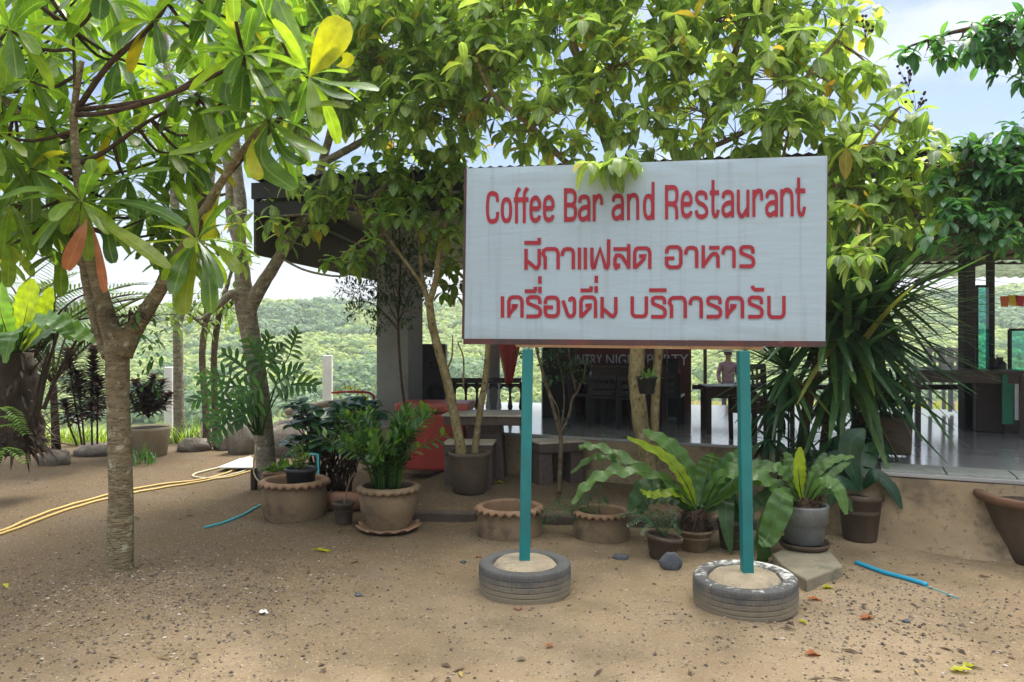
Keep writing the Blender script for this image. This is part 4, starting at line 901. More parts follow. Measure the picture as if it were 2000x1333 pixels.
lf = MB(); lob = [(620, 80, 7.8, .75), (720, 170, 7.6, .6), (800, 70, 7.4, .75), (850, 240, 7.2, .42), (700, 40, 7.9, .7), (770, 260, 7.5, .32), (690, 210, 7.6, .32), (560, 190, 8.2, .55), (460, 90, 8.4, .7), (500, 30, 8.0, .7), (880, 150, 7.4, .55), (930, 40, 7.6, .65), (640, -40, 7.6, .6), (800, -60, 7.2, .6), (470, 420, 7.9, .18), (535, 395, 7.9, .12), (470, 500, 7.8, .16), (560, 460, 7.7, .16), (590, 440, 7.7, .16), (690, 505, 7.4, .14), (760, 320, 7.6, .14), (560, 250, 8.0, .3), (560, 345, 7.3, .18), (625, 375, 7.2, .18), (525, 425, 7.4, .15), (650, 335, 7.1, .18), (720, 100, 7.0, .5), (820, 180, 6.9, .45), (640, 160, 7.2, .4), (900, 90, 6.8, .45), (760, 20, 6.9, .5)]
crown_fill(lf, wd, n2, [(P(x, y, Y), r) for x, y, Y, r in lob], 122, .205, .1)
wd.build('trunk', M['bark_b'], T); lf.build('crown', M['canopy'], T)

# ------------------------------------------------------------------ twin trunked canopy tree behind the sign
T = thing('canopy_tree', 'spreading tree with two mottled yellow brown trunks rising behind the sign', 'tree', tuple(P(1265, 930, 7.0)))
wd = MB(); Y3 = 7.0
n3 = px_limb(wd, [(1268, 945, Y3), (1264, 900, Y3), (1250, 820, Y3), (1243, 740, Y3), (1244, 680, Y3), (1232, 520, Y3), (1215, 380, Y3 - .1), (1175, 250, Y3 - .2), (1130, 120, Y3 - .3), (1100, 0, Y3 - .4)], [.10, .085, .075, .075, .07, .06, .055, .045, .035, .025], 12, 6, .07)
n3 += px_limb(wd, [(1272, 930, Y3 + .05), (1276, 880, Y3 + .05), (1280, 780, Y3 + .05), (1287, 680, Y3 + .05), (1310, 500, Y3), (1345, 330, Y3 - .2), (1400, 200, Y3 - .4), (1450, 60, Y3 - .5), (1480, -60, Y3 - .5)], [.05, .046, .045, .042, .042, .038, .034, .026, .02], 10, 6, .07)
n3 += px_limb(wd, [(1215, 380, Y3 - .1), (1120, 330, Y3 - .4), (1040, 250, Y3 - .5), (960, 180, Y3 - .5), (920, 80, Y3 - .5)], [.034, .03, .026, .022, .016], 8)
n3 += px_limb(wd, [(1360, 300, Y3 - .3), (1450, 260, Y3 - .7), (1540, 190, Y3 - .9), (1600, 120, Y3 - 1), (1650, 60, Y3 - 1)], [.026, .024, .02, .016, .012], 8)
n3 += px_limb(wd, [(1345, 330, Y3 - .2), (1480, 330, Y3 - .8), (1600, 340, Y3 - 1.2), (1680, 300, Y3 - 1.3), (1740, 230, Y3 - 1.3)], [.024, .022, .018, .014, .01], 8)
n3 += px_limb(wd, [(1600, 340, Y3 - 1.2), (1680, 400, Y3 - 1.4), (1760, 420, Y3 - 1.4), (1840, 400, Y3 - 1.4)], [.016, .013, .011, .008], 7)
n3 += px_limb(wd, [(1215, 380, Y3 - .1), (1190, 340, 5.6), (1205, 322, 4.75)], [.014, .010, .005], 6)
lob = [(900, 240, 7.1, .5), (980, 140, 6.7, .6), (960, 30, 6.8, .7), (1100, 215, 6.5, .5), (1030, 260, 6.6, .32), (1080, 60, 6.8, .75), (1230, 120, 6.3, .7), (1220, 20, 6.6, .7), (1340, 210, 6.2, .55), (1380, 60, 6.6, .8), (1330, -50, 6.4, .7), (1500, 150, 6.0, .62), (1545, 240, 5.8, .42), (1520, 20, 6.2, .7), (1640, 50, 6.2, .36), (1640, 190, 5.9, .3), (1250, 250, 6.2, .32), (1430, 270, 6.0, .36), (1130, 290, 6.4, .2), (1710, 245, 5.7, .22), (1760, 210, 5.7, .2), (1680, 295, 5.7, .28), (1800, 265, 5.6, .14), (1700, 130, 5.9, .16), (1180, -50, 6.6, .7), (1000, -60, 6.8, .7), (1480, -80, 6.2, .6),
       (1680, 370, 5.6, .32), (1740, 420, 5.5, .28), (1800, 340, 5.5, .3), (1660, 440, 5.4, .22), (1730, 340, 5.8, .3), (1860, 360, 5.4, .22), (1650, 330, 5.8, .25), (1670, 505, 5.0, .12), (1700, 480, 5.2, .14), (900, 310, 7.2, .2), (1640, 400, 5.7, .24), (1700, 400, 5.7, .26), (1780, 400, 5.6, .24), (1830, 330, 5.7, .24), (1750, 300, 5.7, .2), (1640, 280, 5.8, .2)]
lf = MB(); crown_fill(lf, wd, n3, [(P(x, y, Y), r) for x, y, Y, r in lob], 118, .19, .095)
for (x, y, Y, s_) in ((1212, 310, 4.6, 1.25), (1196, 322, 4.58, .95), (1150, 318, 4.6, 1.0), (1225, 318, 4.6, .9), (1700, 500, 4.75, .9), (1680, 545, 4.75, .8), (1640, 500, 4.8, .9)):
    umbrella(lf, P(x, y, Y), (0, -.3, 1), .155 * s_, .075 * s_, 5, 'ell', 1.7)
for q_, w_ in (([(1155, 320), (1136, 334), (1127, 372)], .05), ([(1152, 320), (1163, 338), (1150, 363)], .055), ([(1190, 312), (1178, 338), (1182, 374)], .05), ([(1216, 312), (1202, 322), (1195, 350)], .075), ([(1214, 326), (1206, 350), (1216, 380)], .085), ([(1217, 326), (1236, 332), (1242, 354)], .05), ([(1210, 328), (1196, 350), (1200, 376)], .05), ([(1222, 296), (1236, 306), (1230, 330)], .08), ([(1200, 296), (1190, 310), (1196, 334)], .08)):
    lf.leafpath([P(x, y, 4.62) for x, y in q_], w_, 'ell', 8, .2, .02, up=(0, -1, .4))
wd.tube([P(1205, 322, 4.75), P(1150, 318, 4.68)], [.004, .003], 4); wd.tube([P(1660, 440, 5.4), P(1690, 480, 4.9), P(1682, 540, 4.76)], [.005, .004, .003], 4)
wd.build('trunk', M['bark_c'], T); lf.build('crown', M['canopy'], T)
ber = MB()
for cx_, cy_ in ((1690, 50), (1775, 145), (1790, 195)):
    for i in range(14):
        p = P(cx_ + rr(-22, 22), cy_ + rr(-18, 18), 5.7 + rr(-.1, .1)); ber.lathe([(.001, -.012), (.009, -.007), (.012, 0), (.009, .007), (.001, .012)], p, 7); ber.tube([p, P(cx_, cy_ + 25, 5.7)], [.0015, .002], 3)
ber.build('berry', M['bark_dark'], T)['kind'] = 'stuff'

# ------------------------------------------------------------------ dark glossy tree at the right edge
T = thing('dark_glossy_tree', 'dark green drooping tree reaching in over the porch from the right edge', 'tree', tuple(P(2330, 1000, 6.2)))
wd = MB()
n4 = px_limb(wd, [(2330, 1060, 6.2), (2330, 900, 6.2), (2320, 600, 6.2), (2300, 350, 6.1), (2250, 150, 6.0), (2200, 0, 6)], [.14, .12, .11, .10, .08, .05], 10)
n4 += px_limb(wd, [(2290, 250, 6.1), (2150, 60, 5.8), (2000, 50, 5.7), (1880, 60, 5.6), (1780, 90, 5.6)], [.05, .035, .025, .016, .008], 8)
n4 += px_limb(wd, [(2310, 450, 6.1), (2150, 360, 5.6), (2000, 330, 5.3), (1920, 300, 5.2)], [.05, .035, .022, .01], 8)
n4 += px_limb(wd, [(2310, 480, 6.1), (2150, 440, 5.4), (2000, 440, 5.2), (1900, 450, 5.1), (1820, 470, 5.0)], [.05, .035, .02, .012, .008], 8)
lf = MB(); lob = [(1990, 90, 5.7, .30), (1930, 75, 5.7, .22), (1870, 85, 5.6, .2), (1810, 100, 5.6, .13), (1770, 100, 5.6, .07), (2060, 60, 5.7, .4), (2000, 150, 5.6, .1), (1960, 300, 5.2, .24), (1900, 330, 5.2, .2), (2020, 350, 5.3, .32), (1990, 430, 5.2, .26), (1930, 440, 5.1, .2), (1870, 450, 5.05, .16), (1820, 470, 5.0, .1), (1960, 390, 5.3, .25), (2080, 250, 5.5, .4), (2100, 460, 5.4, .4), (2200, 150, 6, .6), (2300, 300, 6.2, .7), (2250, 0, 6, .6), (1900, 390, 5.2, .2), (1850, 370, 5.3, .2), (1960, 350, 5.2, .24), (1880, 290, 5.3, .14), (1990, 290, 5.3, .16), (1950, 470, 5.1, .18), (1860, 420, 5.1, .16), (1960, 60, 5.7, .2)]
crown_fill(lf, wd, n4, [(P(x, y, Y), r) for x, y, Y, r in lob], 330, .125, .055, 6, .004)
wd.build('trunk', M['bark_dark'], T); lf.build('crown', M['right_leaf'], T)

# ------------------------------------------------------------------ potted tree in front of the stone table
T = thing('potted_tree', 'twisted two stemmed tree growing in a plain tall brown pot', 'potted tree', tuple(P(917, 968, 7.45)))
z0 = gz(-.4, 7.5); c = V((P(917, 0, 7.45).x, 7.45, z0))
mb = MB(); mb.lathe([(.15, .0), (.165, .02), (.19, .2), (.205, .36), (.212, .375), (.212, .405), (.20, .41), (.188, .40), (.182, .35)], c, 40); mb.build('pot', M['clay_dark'], T)
mb = MB(); mb.lathe([(.186, .37), (.12, .385), (.02, .39)], c, 24, cap0=False, cap1=True); mb.build('soil', M['soil'], T)
wd = MB()
n5 = px_limb(wd, [(902, 895, 7.45), (897, 860, 7.45), (885, 800, 7.45), (872, 740, 7.45), (858, 690, 7.45), (845, 640, 7.45), (838, 590, 7.45)], [.06, .05, .047, .046, .042, .042, .04], 10, 6, .05)
n5 += px_limb(wd, [(838, 592, 7.45), (822, 555, 7.4), (790, 510, 7.35), (750, 455, 7.3), (715, 420, 7.3), (690, 400, 7.3)], [.03, .02, .018, .015, .012, .008], 8)
n5 += px_limb(wd, [(838, 592, 7.45), (852, 545, 7.4), (858, 490, 7.35), (872, 430, 7.3), (880, 370, 7.3), (900, 300, 7.3)], [.036, .032, .028, .024, .02, .014], 9)
n5 += px_limb(wd, [(838, 600, 7.45), (825, 540, 7.5), (820, 470, 7.5), (815, 400, 7.5), (805, 330, 7.5)], [.026, .022, .02, .018, .012], 8)
n5 += px_limb(wd, [(925, 900, 7.5), (930, 860, 7.5), (938, 800, 7.5), (948, 740, 7.5), (953, 680, 7.5), (955, 640, 7.55), (950, 500, 7.6), (930, 380, 7.6)], [.04, .036, .034, .032, .028, .026, .02, .012], 9, 6, .05)
n5 += px_limb(wd, [(870, 730, 7.45), (882, 700, 7.4), (884, 670, 7.4), (884, 655, 7.4)], [.012, .01, .008, .005], 6)
n5 += px_limb(wd, [(905, 760, 7.6), (905, 700, 7.6), (895, 672, 7.6), (902, 668, 7.6)], [.01, .009, .007, .004], 6)
lf = MB(); lob = [(690, 390, 7.3, .2), (755, 360, 7.2, .24), (800, 400, 7.3, .24), (720, 480, 7.1, .15), (850, 390, 7.2, .25), (880, 340, 7.3, .26), (800, 330, 7.3, .26), (880, 460, 7.2, .14), (740, 420, 7.2, .15), (660, 370, 7.3, .12), (690, 510, 7.2, .12), (650, 515, 7.2, .08), (880, 560, 7.6, .2), (870, 500, 7.6, .2), (895, 420, 7.6, .18), (620, 390, 7.4, .14), (830, 450, 7.3, .2), (770, 440, 7.2, .16), (700, 345, 7.3, .18), (890, 400, 7.3, .2), (640, 430, 7.3, .12), (780, 380, 7.4, .2)]
crown_fill(lf, wd, n5, [(P(x, y, Y), r) for x, y, Y, r in lob], 190, .165, .09, 5, .004)
wd.build('trunk', M['bark_c'], T); lf.build('crown', M['potted_tree_leaf'], T)

# ------------------------------------------------------------------ fine leaved dark shrub in front of the grey pillar
T = thing('fine_leaved_tree', 'thin stemmed young tree with tiny dark leaves in front of the grey pillar', 'tree', tuple(P(795, 900, 7.9)))
wd = MB(); n6 = px_limb(wd, [(800, 900, 7.9), (796, 830, 7.9), (786, 760, 7.9), (780, 690, 7.9), (778, 620, 7.9), (782, 520, 7.9), (780, 440, 7.9)], [.016, .015, .014, .014, .012, .01, .007], 7)
for x, y in ((700, 560), (720, 610), (830, 560), (680, 590), (820, 500), (740, 520)): n6 += px_limb(wd, [(778, 650 - (620 - y) * .3, 7.9), ((x + 778) / 2, y + 5, 7.9), (x, y, 7.85)], [.007, .005, .003], 5)
lf = MB()
for (x, y, r) in ((700, 570, .2), (670, 565, .14), (730, 590, .2), (760, 560, .26), (790, 520, .28), (740, 630, .16), (820, 560, .22), (790, 610, .2), (760, 490, .26), (800, 450, .24), (690, 610, .12), (840, 500, .2), (720, 530, .14)):
    c = P(x, y, 7.9)
    for i in range(int(2900 * r * r)):
        d = rdir(); p = c + d * r * rr(.3, 1); ax = (d + V((0, 0, .3)) + rdir() * .5)
        lf.leaf(p, ax, rr(.045, .075), .019, .7, 2, 'lance', .1)
        lf.leaf(p, ax + rdir() * .8, rr(.045, .07), .018, .7, 2, 'lance', .1)
    for i in range(8): wd.tube([c + rdir() * r * .2, c + rdir() * r * .8], [.003, .0015], 3)
wd.build('trunk', M['bark_dark'], T); lf.build('crown', M['dark_small'], T)

# ------------------------------------------------------------------ bare branching shrub by the left post
T = thing('branching_shrub', 'thin many stemmed shrub spreading in a V beside the left teal post', 'shrub', tuple(P(1093, 955, 7.2)))
wd = MB(); n7 = px_limb(wd, [(1092, 965, 7.2), (1094, 920, 7.2), (1096, 870, 7.2), (1093, 845, 7.2), (1078, 790, 7.2), (1065, 745, 7.15), (1052, 700, 7.1), (1044, 660, 7.1), (1040, 600, 7.1)], [.026, .024, .022, .02, .016, .015, .013, .012, .008], 8)
n7 += px_limb(wd, [(1094, 850, 7.2), (1110, 815, 7.25), (1118, 780, 7.25), (1128, 765, 7.25), (1140, 735, 7.25), (1145, 700, 7.25)], [.016, .014, .013, .012, .008, .005], 7)
n7 += px_limb(wd, [(1126, 768, 7.25), (1118, 735, 7.2), (1112, 700, 7.2), (1110, 670, 7.2)], [.009, .008, .007, .005], 6)
n7 += px_limb(wd, [(1093, 848, 7.2), (1100, 810, 7.3), (1102, 770, 7.3), (1096, 730, 7.3), (1088, 690, 7.3)], [.009, .008, .007, .006, .004], 6)
n7 += px_limb(wd, [(1068, 752, 7.15), (1080, 780, 7.1), (1090, 800, 7.1), (1094, 840, 7.15)], [.006, .006, .006, .006], 5)
lf = MB()
for (x, y, r) in ((1125, 705, .18), (1110, 725, .14), (1060, 700, .14), (1075, 740, .12), (1012, 690, .1), (1140, 740, .1), (1080, 690, .14)):
    c = P(x, y, 7.2)
    for i in range(int(2200 * r * r)): lf.leaf(c + rdir() * r * rr(.2, 1), rdir() + V((0, 0, -.2)), rr(.04, .07), .028, .5, 2, 'ell', .15)
for i in range(24): p = P(1098 + rr(-12, 14), rr(790, 845), 7.2); lf.leaf(p, rdir(), .05, .018, .4, 2, 'ell', .1)
wd.build('stem', M['bark_thin'], T); lf.build('foliage', M['dark_small'], T)

# ------------------------------------------------------------------ slender pair, back left
for i, (xa, xb, Yb) in enumerate(((405, 395, 11.0), (423, 418, 11.3))):
    T = thing('slender_tree', ('slender straight young tree with a cord tied to its trunk beside the rocks', 'thin bare trunk just right of the corded young tree among the rocks')[i], 'tree', tuple(P(xa, 866, Yb)))
    wd = MB(); nn_ = px_limb(wd, [(xa, 878, Yb), (xa - 3, 800, Yb), (xb, 700, Yb), (xb + 6, 640, Yb), (xb + 14, 610, Yb), (xb + 40, 585, Yb), (xb + 60, 520, Yb)], [.065, .055, .05, .05, .045, .035, .02], 8)
    nn_ += px_limb(wd, [(xb + 6, 640, Yb), (xb - 25, 615, Yb), (xb - 45, 600, Yb)], [.025, .018, .01], 6)
    nn_ += px_limb(wd, [(xb + 6, 640, Yb), (xb + 5, 560, Yb), (xb - 15, 480, Yb)], [.03, .02, .01], 6)
    lf = MB()
    for k in range(220):
        p = P(xb + rr(-75, 70), rr(470, 640) if R.random() < .8 else rr(590, 650), Yb + rr(-.4, .4)); lf.leaf(p, rdir() + V((0, 0, -.4)), rr(.1, .17), .05, .6, 3, 'lance', .15); 
        if R.random() < .3: wd.tube([p, p + rdir() * .2], [.004, .006], 3)
    wd.build('trunk', M['bark_thin'], T); lf.build('crown', M['potted_tree_leaf'], T)
# palm-like tall grey stem far left back
T = thing('slender_palm', 'tall thin grey palm stem with spiky fronds high behind the left tree', 'palm', tuple(P(345, 850, 11.8)))
wd = MB(); px_limb(wd, [(350, 872, 11.8), (348, 700, 11.8), (343, 450, 11.8), (338, 330, 11.8), (330, 200, 11.8), (322, 60, 11.8)], [.09, .08, .075, .07, .06, .05], 8)
px_limb(wd, [(348, 640, 11.8), (400, 450, 11.9), (420, 300, 11.9), (440, 200, 11.9)], [.05, .05, .045, .03], 8)
lf = MB()
for (x, y) in ((322, 60), (440, 190), (365, 330)):
    c = P(x, y, 11.8)
    for i in range(13):
        a = rr(0, 6.28); e_ = rr(-.4, 1.1); wd.tube(frond(lf, c, (math.cos(a), math.sin(a), e_), rr(.9, 1.4), 16, .42, .022, 1.2), .008, 4)
wd.build('trunk', M['bark_b'], T); lf.build('crown', M['palm'], T)
# feathery palm behind the big left fern
T = thing('feathery_palm', 'dark feathery palm arching behind the large fern at the left edge', 'palm', tuple(P(60, 868, 9.6)))
wd = MB(); lf = MB()
for i, (x, y, hgt) in enumerate(((-40, 880, 1.0), (60, 880, 1.2), (110, 880, .9))):
    b0 = P(x, y, 9.6 + .3 * i); top = b0 + V((rr(-.1, .1), 0, hgt)); wd.tube([b0, b0.lerp(top, .5), top], [.06, .05, .045], 7)
    for k in range(11):
        a = 6.28 * k / 11 + rr(-.2, .2); wd.tube(frond(lf, top, (math.cos(a) * .7, math.sin(a) * .5, rr(.7, 1.6)), rr(1.6, 2.3), 34, .42, .026, 1.25), [.014] * 30 + [.006] * 5, 4)
wd.build('trunk', M['bark_dark'], T); lf.build('crown', M['palm'], T)
# ------------------------------------------------------------------ pots and potted plants
def scallop_pot(parent, c, rt, rb, h, k=26, wave=.012, mat='clay', rim='clay_warm', belly=.04):
    mb = MB(); mb.lathe([(rb, -.02), (rb * 1.0, 0), (rb + (rt - rb) * .45 + belly * .6, h * .35), (rt * .95 + belly * .3, h * .72), (rt * .94, h * .86)], c, 72); mb.build('pot', M[mat], parent)
    mb = MB(); mb.lathe([(rt * .93, h * .85, 0, 0), (rt * .97, h * .84, 0, .0), (rt * 1.06, h * .86, wave * .6, -wave * 1.0), (rt * 1.10, h * .90, wave * .7, -wave * .9), (rt * 1.09, h * .945, wave * .5, -wave * .3), (rt * 1.0, h * .985, 0, 0), (rt * .93, h, 0, 0), (rt * .87, h * .985), (rt * .84, h * .93), (rt * .84, h * .5)], c, 156, k, cap0=False); mb.build('rim', M[rim], parent)
def soil(parent, c, r, z, rough=.012):
    mb = MB(); mb.lathe([(r, z), (r * .6, z + rough), (r * .2, z + rough * 1.5), (.001, z + rough * 1.4)], c, 28, cap0=False); mb.build('soil', M['soil'], parent)
def base(px, Y): 
    x = P(px, 0, Y).x; return V((x, Y, gz(x, Y)))
def plain_pot(parent, c, rt, rb, h, mat, lip=.012, n=40):
    mb = MB(); mb.lathe([(rb, 0), (rb + .004, .006), (rt * .97, h * .86), (rt + lip, h * .88), (rt + lip, h * .985), (rt + lip * .6, h), (rt - .008, h), (rt - .014, h * .93), (rt * .93, h * .6)], c, n); return mb.build('pot', M[mat], parent)

# empty-looking scalloped pot with the little black pot in it
c = base(575, 6.75); t = thing('scalloped_planter', 'wide clay planter with scalloped rim holding a small black pot at the left', 'planter', tuple(c), 'scalloped clay pots'); scallop_pot(t, c, .285, .255, .345)
soil(t, c, .24, .2)
c2 = c + V((.065, -.02, .21)); t = thing('potted_herb', 'small black plastic pot with a sparse seedling standing inside the scalloped planter', 'potted plant', tuple(c2)); plain_pot(t, c2, .135, .11, .235, 'black_plastic', .012); soil(t, c2, .12, .2)
wd, lf = MB(), MB()
for i in range(9):
    a = rr(0, 6.28); top = c2 + V((math.cos(a) * rr(.02, .1), math.sin(a) * .07, rr(.3, .46))); pts = catmull([c2 + V((rr(-.03, .03), 0, .2)), c2.lerp(top, .6) + V((0, 0, .1)), top], 5); wd.tube(pts, [.005, .005, .004, .004, .003, .002], 5)
    for k in range(16): lf.leaf(pts[rr(1, 5.9).__int__()] + rdir() * .02, rdir() + V((0, 0, .4)), rr(.025, .055), .02, .5, 2, 'ell', .2)
wd.build('stem', M['bark_thin'], t); lf.build('foliage', M['potted_tree_leaf'], t)
# zz plant
c = base(759, 6.32); c.z += .03; t = thing('potted_zz_plant', 'bushy glossy green plant in a round scalloped clay pot on a wavy saucer', 'potted plant', tuple(c), 'scalloped clay pots'); scallop_pot(t, c, .245, .165, .355, 22, .008, 'clay', 'clay', .05); soil(t, c, .205, .31)
wd, lf = MB(), MB()
for i in range(58):
    a = rr(0, 6.28); r0 = rr(0, .15); sp = rr(.05, .52); h = rr(.4, .74) * (1 - .25 * sp)
    b0 = c + V((r0 * math.cos(a), r0 * math.sin(a), .31)); tip = b0 + V((sp * math.cos(a), sp * math.sin(a), h)); mid = b0.lerp(tip, .5) + V((-.25 * sp * math.cos(a), -.25 * sp * math.sin(a), .06)); pts = catmull([b0, mid, tip], 12)
    wd.tube(pts, [.011 - .0007 * k for k in range(13)], 5)
    for k in range(3, 13):
        d = (pts[k] - pts[k - 1]).normalized(); sd_ = d.cross(V((math.sin(a), -math.cos(a), .2))).normalized()
        sd_ = d.cross(rdir()).normalized() if k % 4 == 0 else sd_
        for s_ in (-1, 1): lf.leaf(pts[k], sd_ * s_ * .9 + d * .75 + V((0, 0, .1)), rr(.08, .115), .045, .35, 3, 'ell', .2)
    lf.leaf(pts[-1], (pts[-1] - pts[-2]), .08, .034, .2, 3, 'ell', .2)
wd.build('stem', M['zz'], t); lf.build('foliage', M['zz'], t)
cs = c - V((0, 0, .03)); mb = MB(); mb.lathe([(.17, 0), (.21, .006), (.235, .022, .008, .006), (.262, .034, .016, .012), (.258, .046, .016, .012), (.225, .036, .004, .003), (.16, .03)], cs, 120, 13, cap1=True)
tag(mb.build('saucer', M['clay_warm'], None, origin=tuple(cs)), 'wavy edged clay saucer under the bushy glossy plant', 'saucer')
# little grey pot with a dead twig, clay jar on its side
c = base(671, 6.5); t = thing('twig_pot', 'tiny grey pot with a dry forked twig between the two big scalloped pots', 'pot', tuple(c)); plain_pot(t, c, .088, .066, .19, 'clay_dark', .008, 28); soil(t, c, .08, .15)
mb = MB(); mb.tube(catmull([c + V((0, 0, .15)), c + V((.02, 0, .25)), c + V((.05, 0, .36)), c + V((.1, 0, .45))], 8), [.007] * 5 + [.005] * 4, 5); mb.tube([c + V((.02, 0, .25)), c + V((-.04, 0, .2))], [.005, .003], 5); mb.build('twig', M['wood_pale'], t)
c = base(676, 6.95); t = thing('clay_jar', 'reddish clay jar lying on its side behind the tiny grey pot', 'jar', tuple(c)); mb = MB()
mb.lathe([(.03, -.17), (.075, -.165), (.088, -.1), (.088, .06), (.075, .11), (.05, .14), (.048, .16), (.06, .17), (.055, .18), (.04, .175), (.035, .12)], c + V((0, 0, .085)), 36, 0, Matrix.Rotation(rad(90), 3, 'Y')); mb.build('body', M['clay_red'], t)
# the two ring pots sunk in the ground
c = base(995, 6.15); c.z -= .05; t = thing('ring_planter', 'low round clay ring with yellowish scalloped rim half sunk behind the left post', 'planter', tuple(c), 'scalloped clay pots'); scallop_pot(t, c, .26, .265, .285, 24, .014, 'clay', pm('ochre_rim', (.32, .21, .09), (.2, .125, .06), 9, .8, .3) and 'clay_warm', .02); soil(t, c, .21, .17)
c = base(1174, 6.05); c.z -= .05; t = thing('ring_planter', 'low clay ring with reddish scalloped rim half sunk left of the nest fern', 'planter', tuple(c), 'scalloped clay pots'); scallop_pot(t, c, .215, .225, .27, 24, .012, 'clay', 'clay_warm', .02); soil(t, c, .18, .17)
# lacy seedlings: asparagus fern over the two rings
t = thing('lacy_fern', 'feathery light green fern spraying out between the two sunken rings', 'fern', tuple(base(1100, 6.1))); wd, lf = MB(), MB(); b0 = base(1174, 6.05) + V((0, 0, .14))
for (x, y, Y) in ((1040, 1005, 6.1), (1080, 980, 6.1), (1010, 1020, 6.0), (1110, 1000, 6.0), (1130, 975, 6.1), (1060, 1025, 5.95), (1185, 985, 6.1), (1180, 850, 6.3), (1150, 930, 6.1), (1120, 1020, 5.95)):
    e_ = P(x, y, Y); pts = catmull([b0 + rdir() * .03, b0.lerp(e_, .5) + V((0, 0, .09)), e_], 14); wd.tube(pts, .0028, 4)
    for q in pts[4:]:
        for k in range(9): lf.leaf(q, rdir() + V((0, 0, .15)), rr(.025, .075), .004, .5, 2, 'strap', 0)
wd.build('stem', M['lace'], t); lf.build('foliage', M['lace'], t)

# nest ferns: every big frond laid on the curve it has in the picture
def nest(label, b, Y, leaves, crown_r, mats=('fern', 'fern_bright', 'fern_dark'), extra=0, name='nest_fern', group='bird nest ferns'):
    t = thing(name, label, 'fern', tuple(base(b[0], Y)), group); out_ = {m_: MB() for m_ in mats}; st = MB()
    for L_ in leaves:
        pts, W, m_ = L_[0], L_[1], L_[2] if len(L_) > 2 else 0; wv = L_[3] if len(L_) > 3 else .12
        q = [P(x, y, Y + dy) for x, y, dy in pts]
        out_[mats[m_]].leafpath(q, W, 'tip' if len(L_) < 5 else L_[4], 40, .16, wv * 2.8, 1.15, up=(rr(-.2, .2), -.75, .9)); st.tube([p_ - V((0, 0, .004)) for p_ in catmull(q, 10)[:8]], [.007, .007, .006, .006, .005, .004, .003, .002], 5)
    return t, out_, st
t, o_, st_ = nest('large nest fern with long wavy fronds in a bowl beside the right post', (1360, 1010), 5.7, [
    ([(1362, 1005, 0), (1330, 960, -.05), (1270, 925, -.12), (1200, 922, -.2), (1150, 945, -.25), (1118, 985, -.3)], .115, 0, .22),
    ([(1360, 1000, 0), (1300, 945, 0), (1240, 905, .05), (1180, 877, .1), (1140, 873, .1), (1135, 880, .1)], .085, 0, .2),
    ([(1360, 1000, 0), (1290, 950, 0), (1215, 905, .1), (1160, 895, .15), (1115, 925, .2)], .08, 0, .2),
    ([(1358, 990, 0), (1340, 945, -.05), (1300, 895, -.1), (1225, 855, -.2)], .13, 1, .06),
    ([(1360, 990, 0), (1345, 930, .1), (1310, 875, .1), (1255, 842, .1)], .19, 0, .06),
    ([(1366, 990, 0), (1378, 940, .05), (1388, 905, .05), (1392, 886, .05)], .2, 0, .05),
    ([(1372, 990, 0), (1400, 940, -.05), (1430, 905, -.1), (1462, 880, -.1)], .19, 0, .06),
    ([(1375, 992, 0), (1400, 940, -.1), (1440, 920, -.2), (1500, 940, -.25), (1515, 965, -.25)], .15, 0, .12),
    ([(1375, 992, 0), (1420, 950, .1), (1465, 915, .1), (1510, 905, .1)], .15, 0, .08),
    ([(1376, 995, 0), (1430, 960, -.1), (1470, 940, -.2), (1490, 945, -.25)], .12, 0, .1),
    ([(1356, 1000, 0), (1310, 955, -.05), (1260, 950, -.1), (1228, 1000, -.12)], .17, 2, .1),
    ([(1356, 1002, 0), (1310, 975, .05), (1265, 975, .1), (1248, 1005, .1)], .15, 2, .1),
    ([(1355, 1000, 0), (1320, 965, -.1), (1270, 968, -.2), (1250, 958, -.25)], .08, 1, .12),
    ([(1372, 1005, 0), (1410, 985, 0), (1432, 1010, 0), (1440, 1060, -.05)], .13, 2, .06), ([(1372, 1000, 0), (1400, 960, .2), (1420, 930, .25)], .12, 2, .06), ([(1364, 995, .05), (1360, 950, .15), (1350, 905, .2)], .12, 2, .06)], .1)
c = base(1357, 5.72); 
plain_pot(t, c, .135, .095, .16, 'clay', .012); mb = MB()
for i in range(420):
    a = rr(0, 6.28); h = rr(0, 1); p = c + V((math.cos(a) * .085, math.sin(a) * .085, .12 + .17 * h)); mb.leaf(p, (math.cos(a), math.sin(a), rr(-.2, 1.3)), rr(.05, .11), .008, .5, 2, 'strap', 0)
mb.lathe([(.1, .13), (.11, .2), (.085, .29), (.02, .31)], c, 20, cap0=False, cap1=True); mb.build('root_mass', M['bark_dark'], t)
mb = MB()
for i in range(60): a = rr(0, 6.28); r = .125 * R.random() ** .5; mb.lathe([(.001, -.008), (.01, 0), (.001, .008)], c + V((r * math.cos(a), r * math.sin(a), .142 + rr(0, .006))), 6)
mb.lathe([(.128, .14), (.01, .142)], c, 20, cap0=False, cap1=True); mb.build('gravel_mulch', M['stone'], t)
for k in o_: o_[k].build('frond', M[k], t)
st_.build('midrib', M['fern_dark'], t)
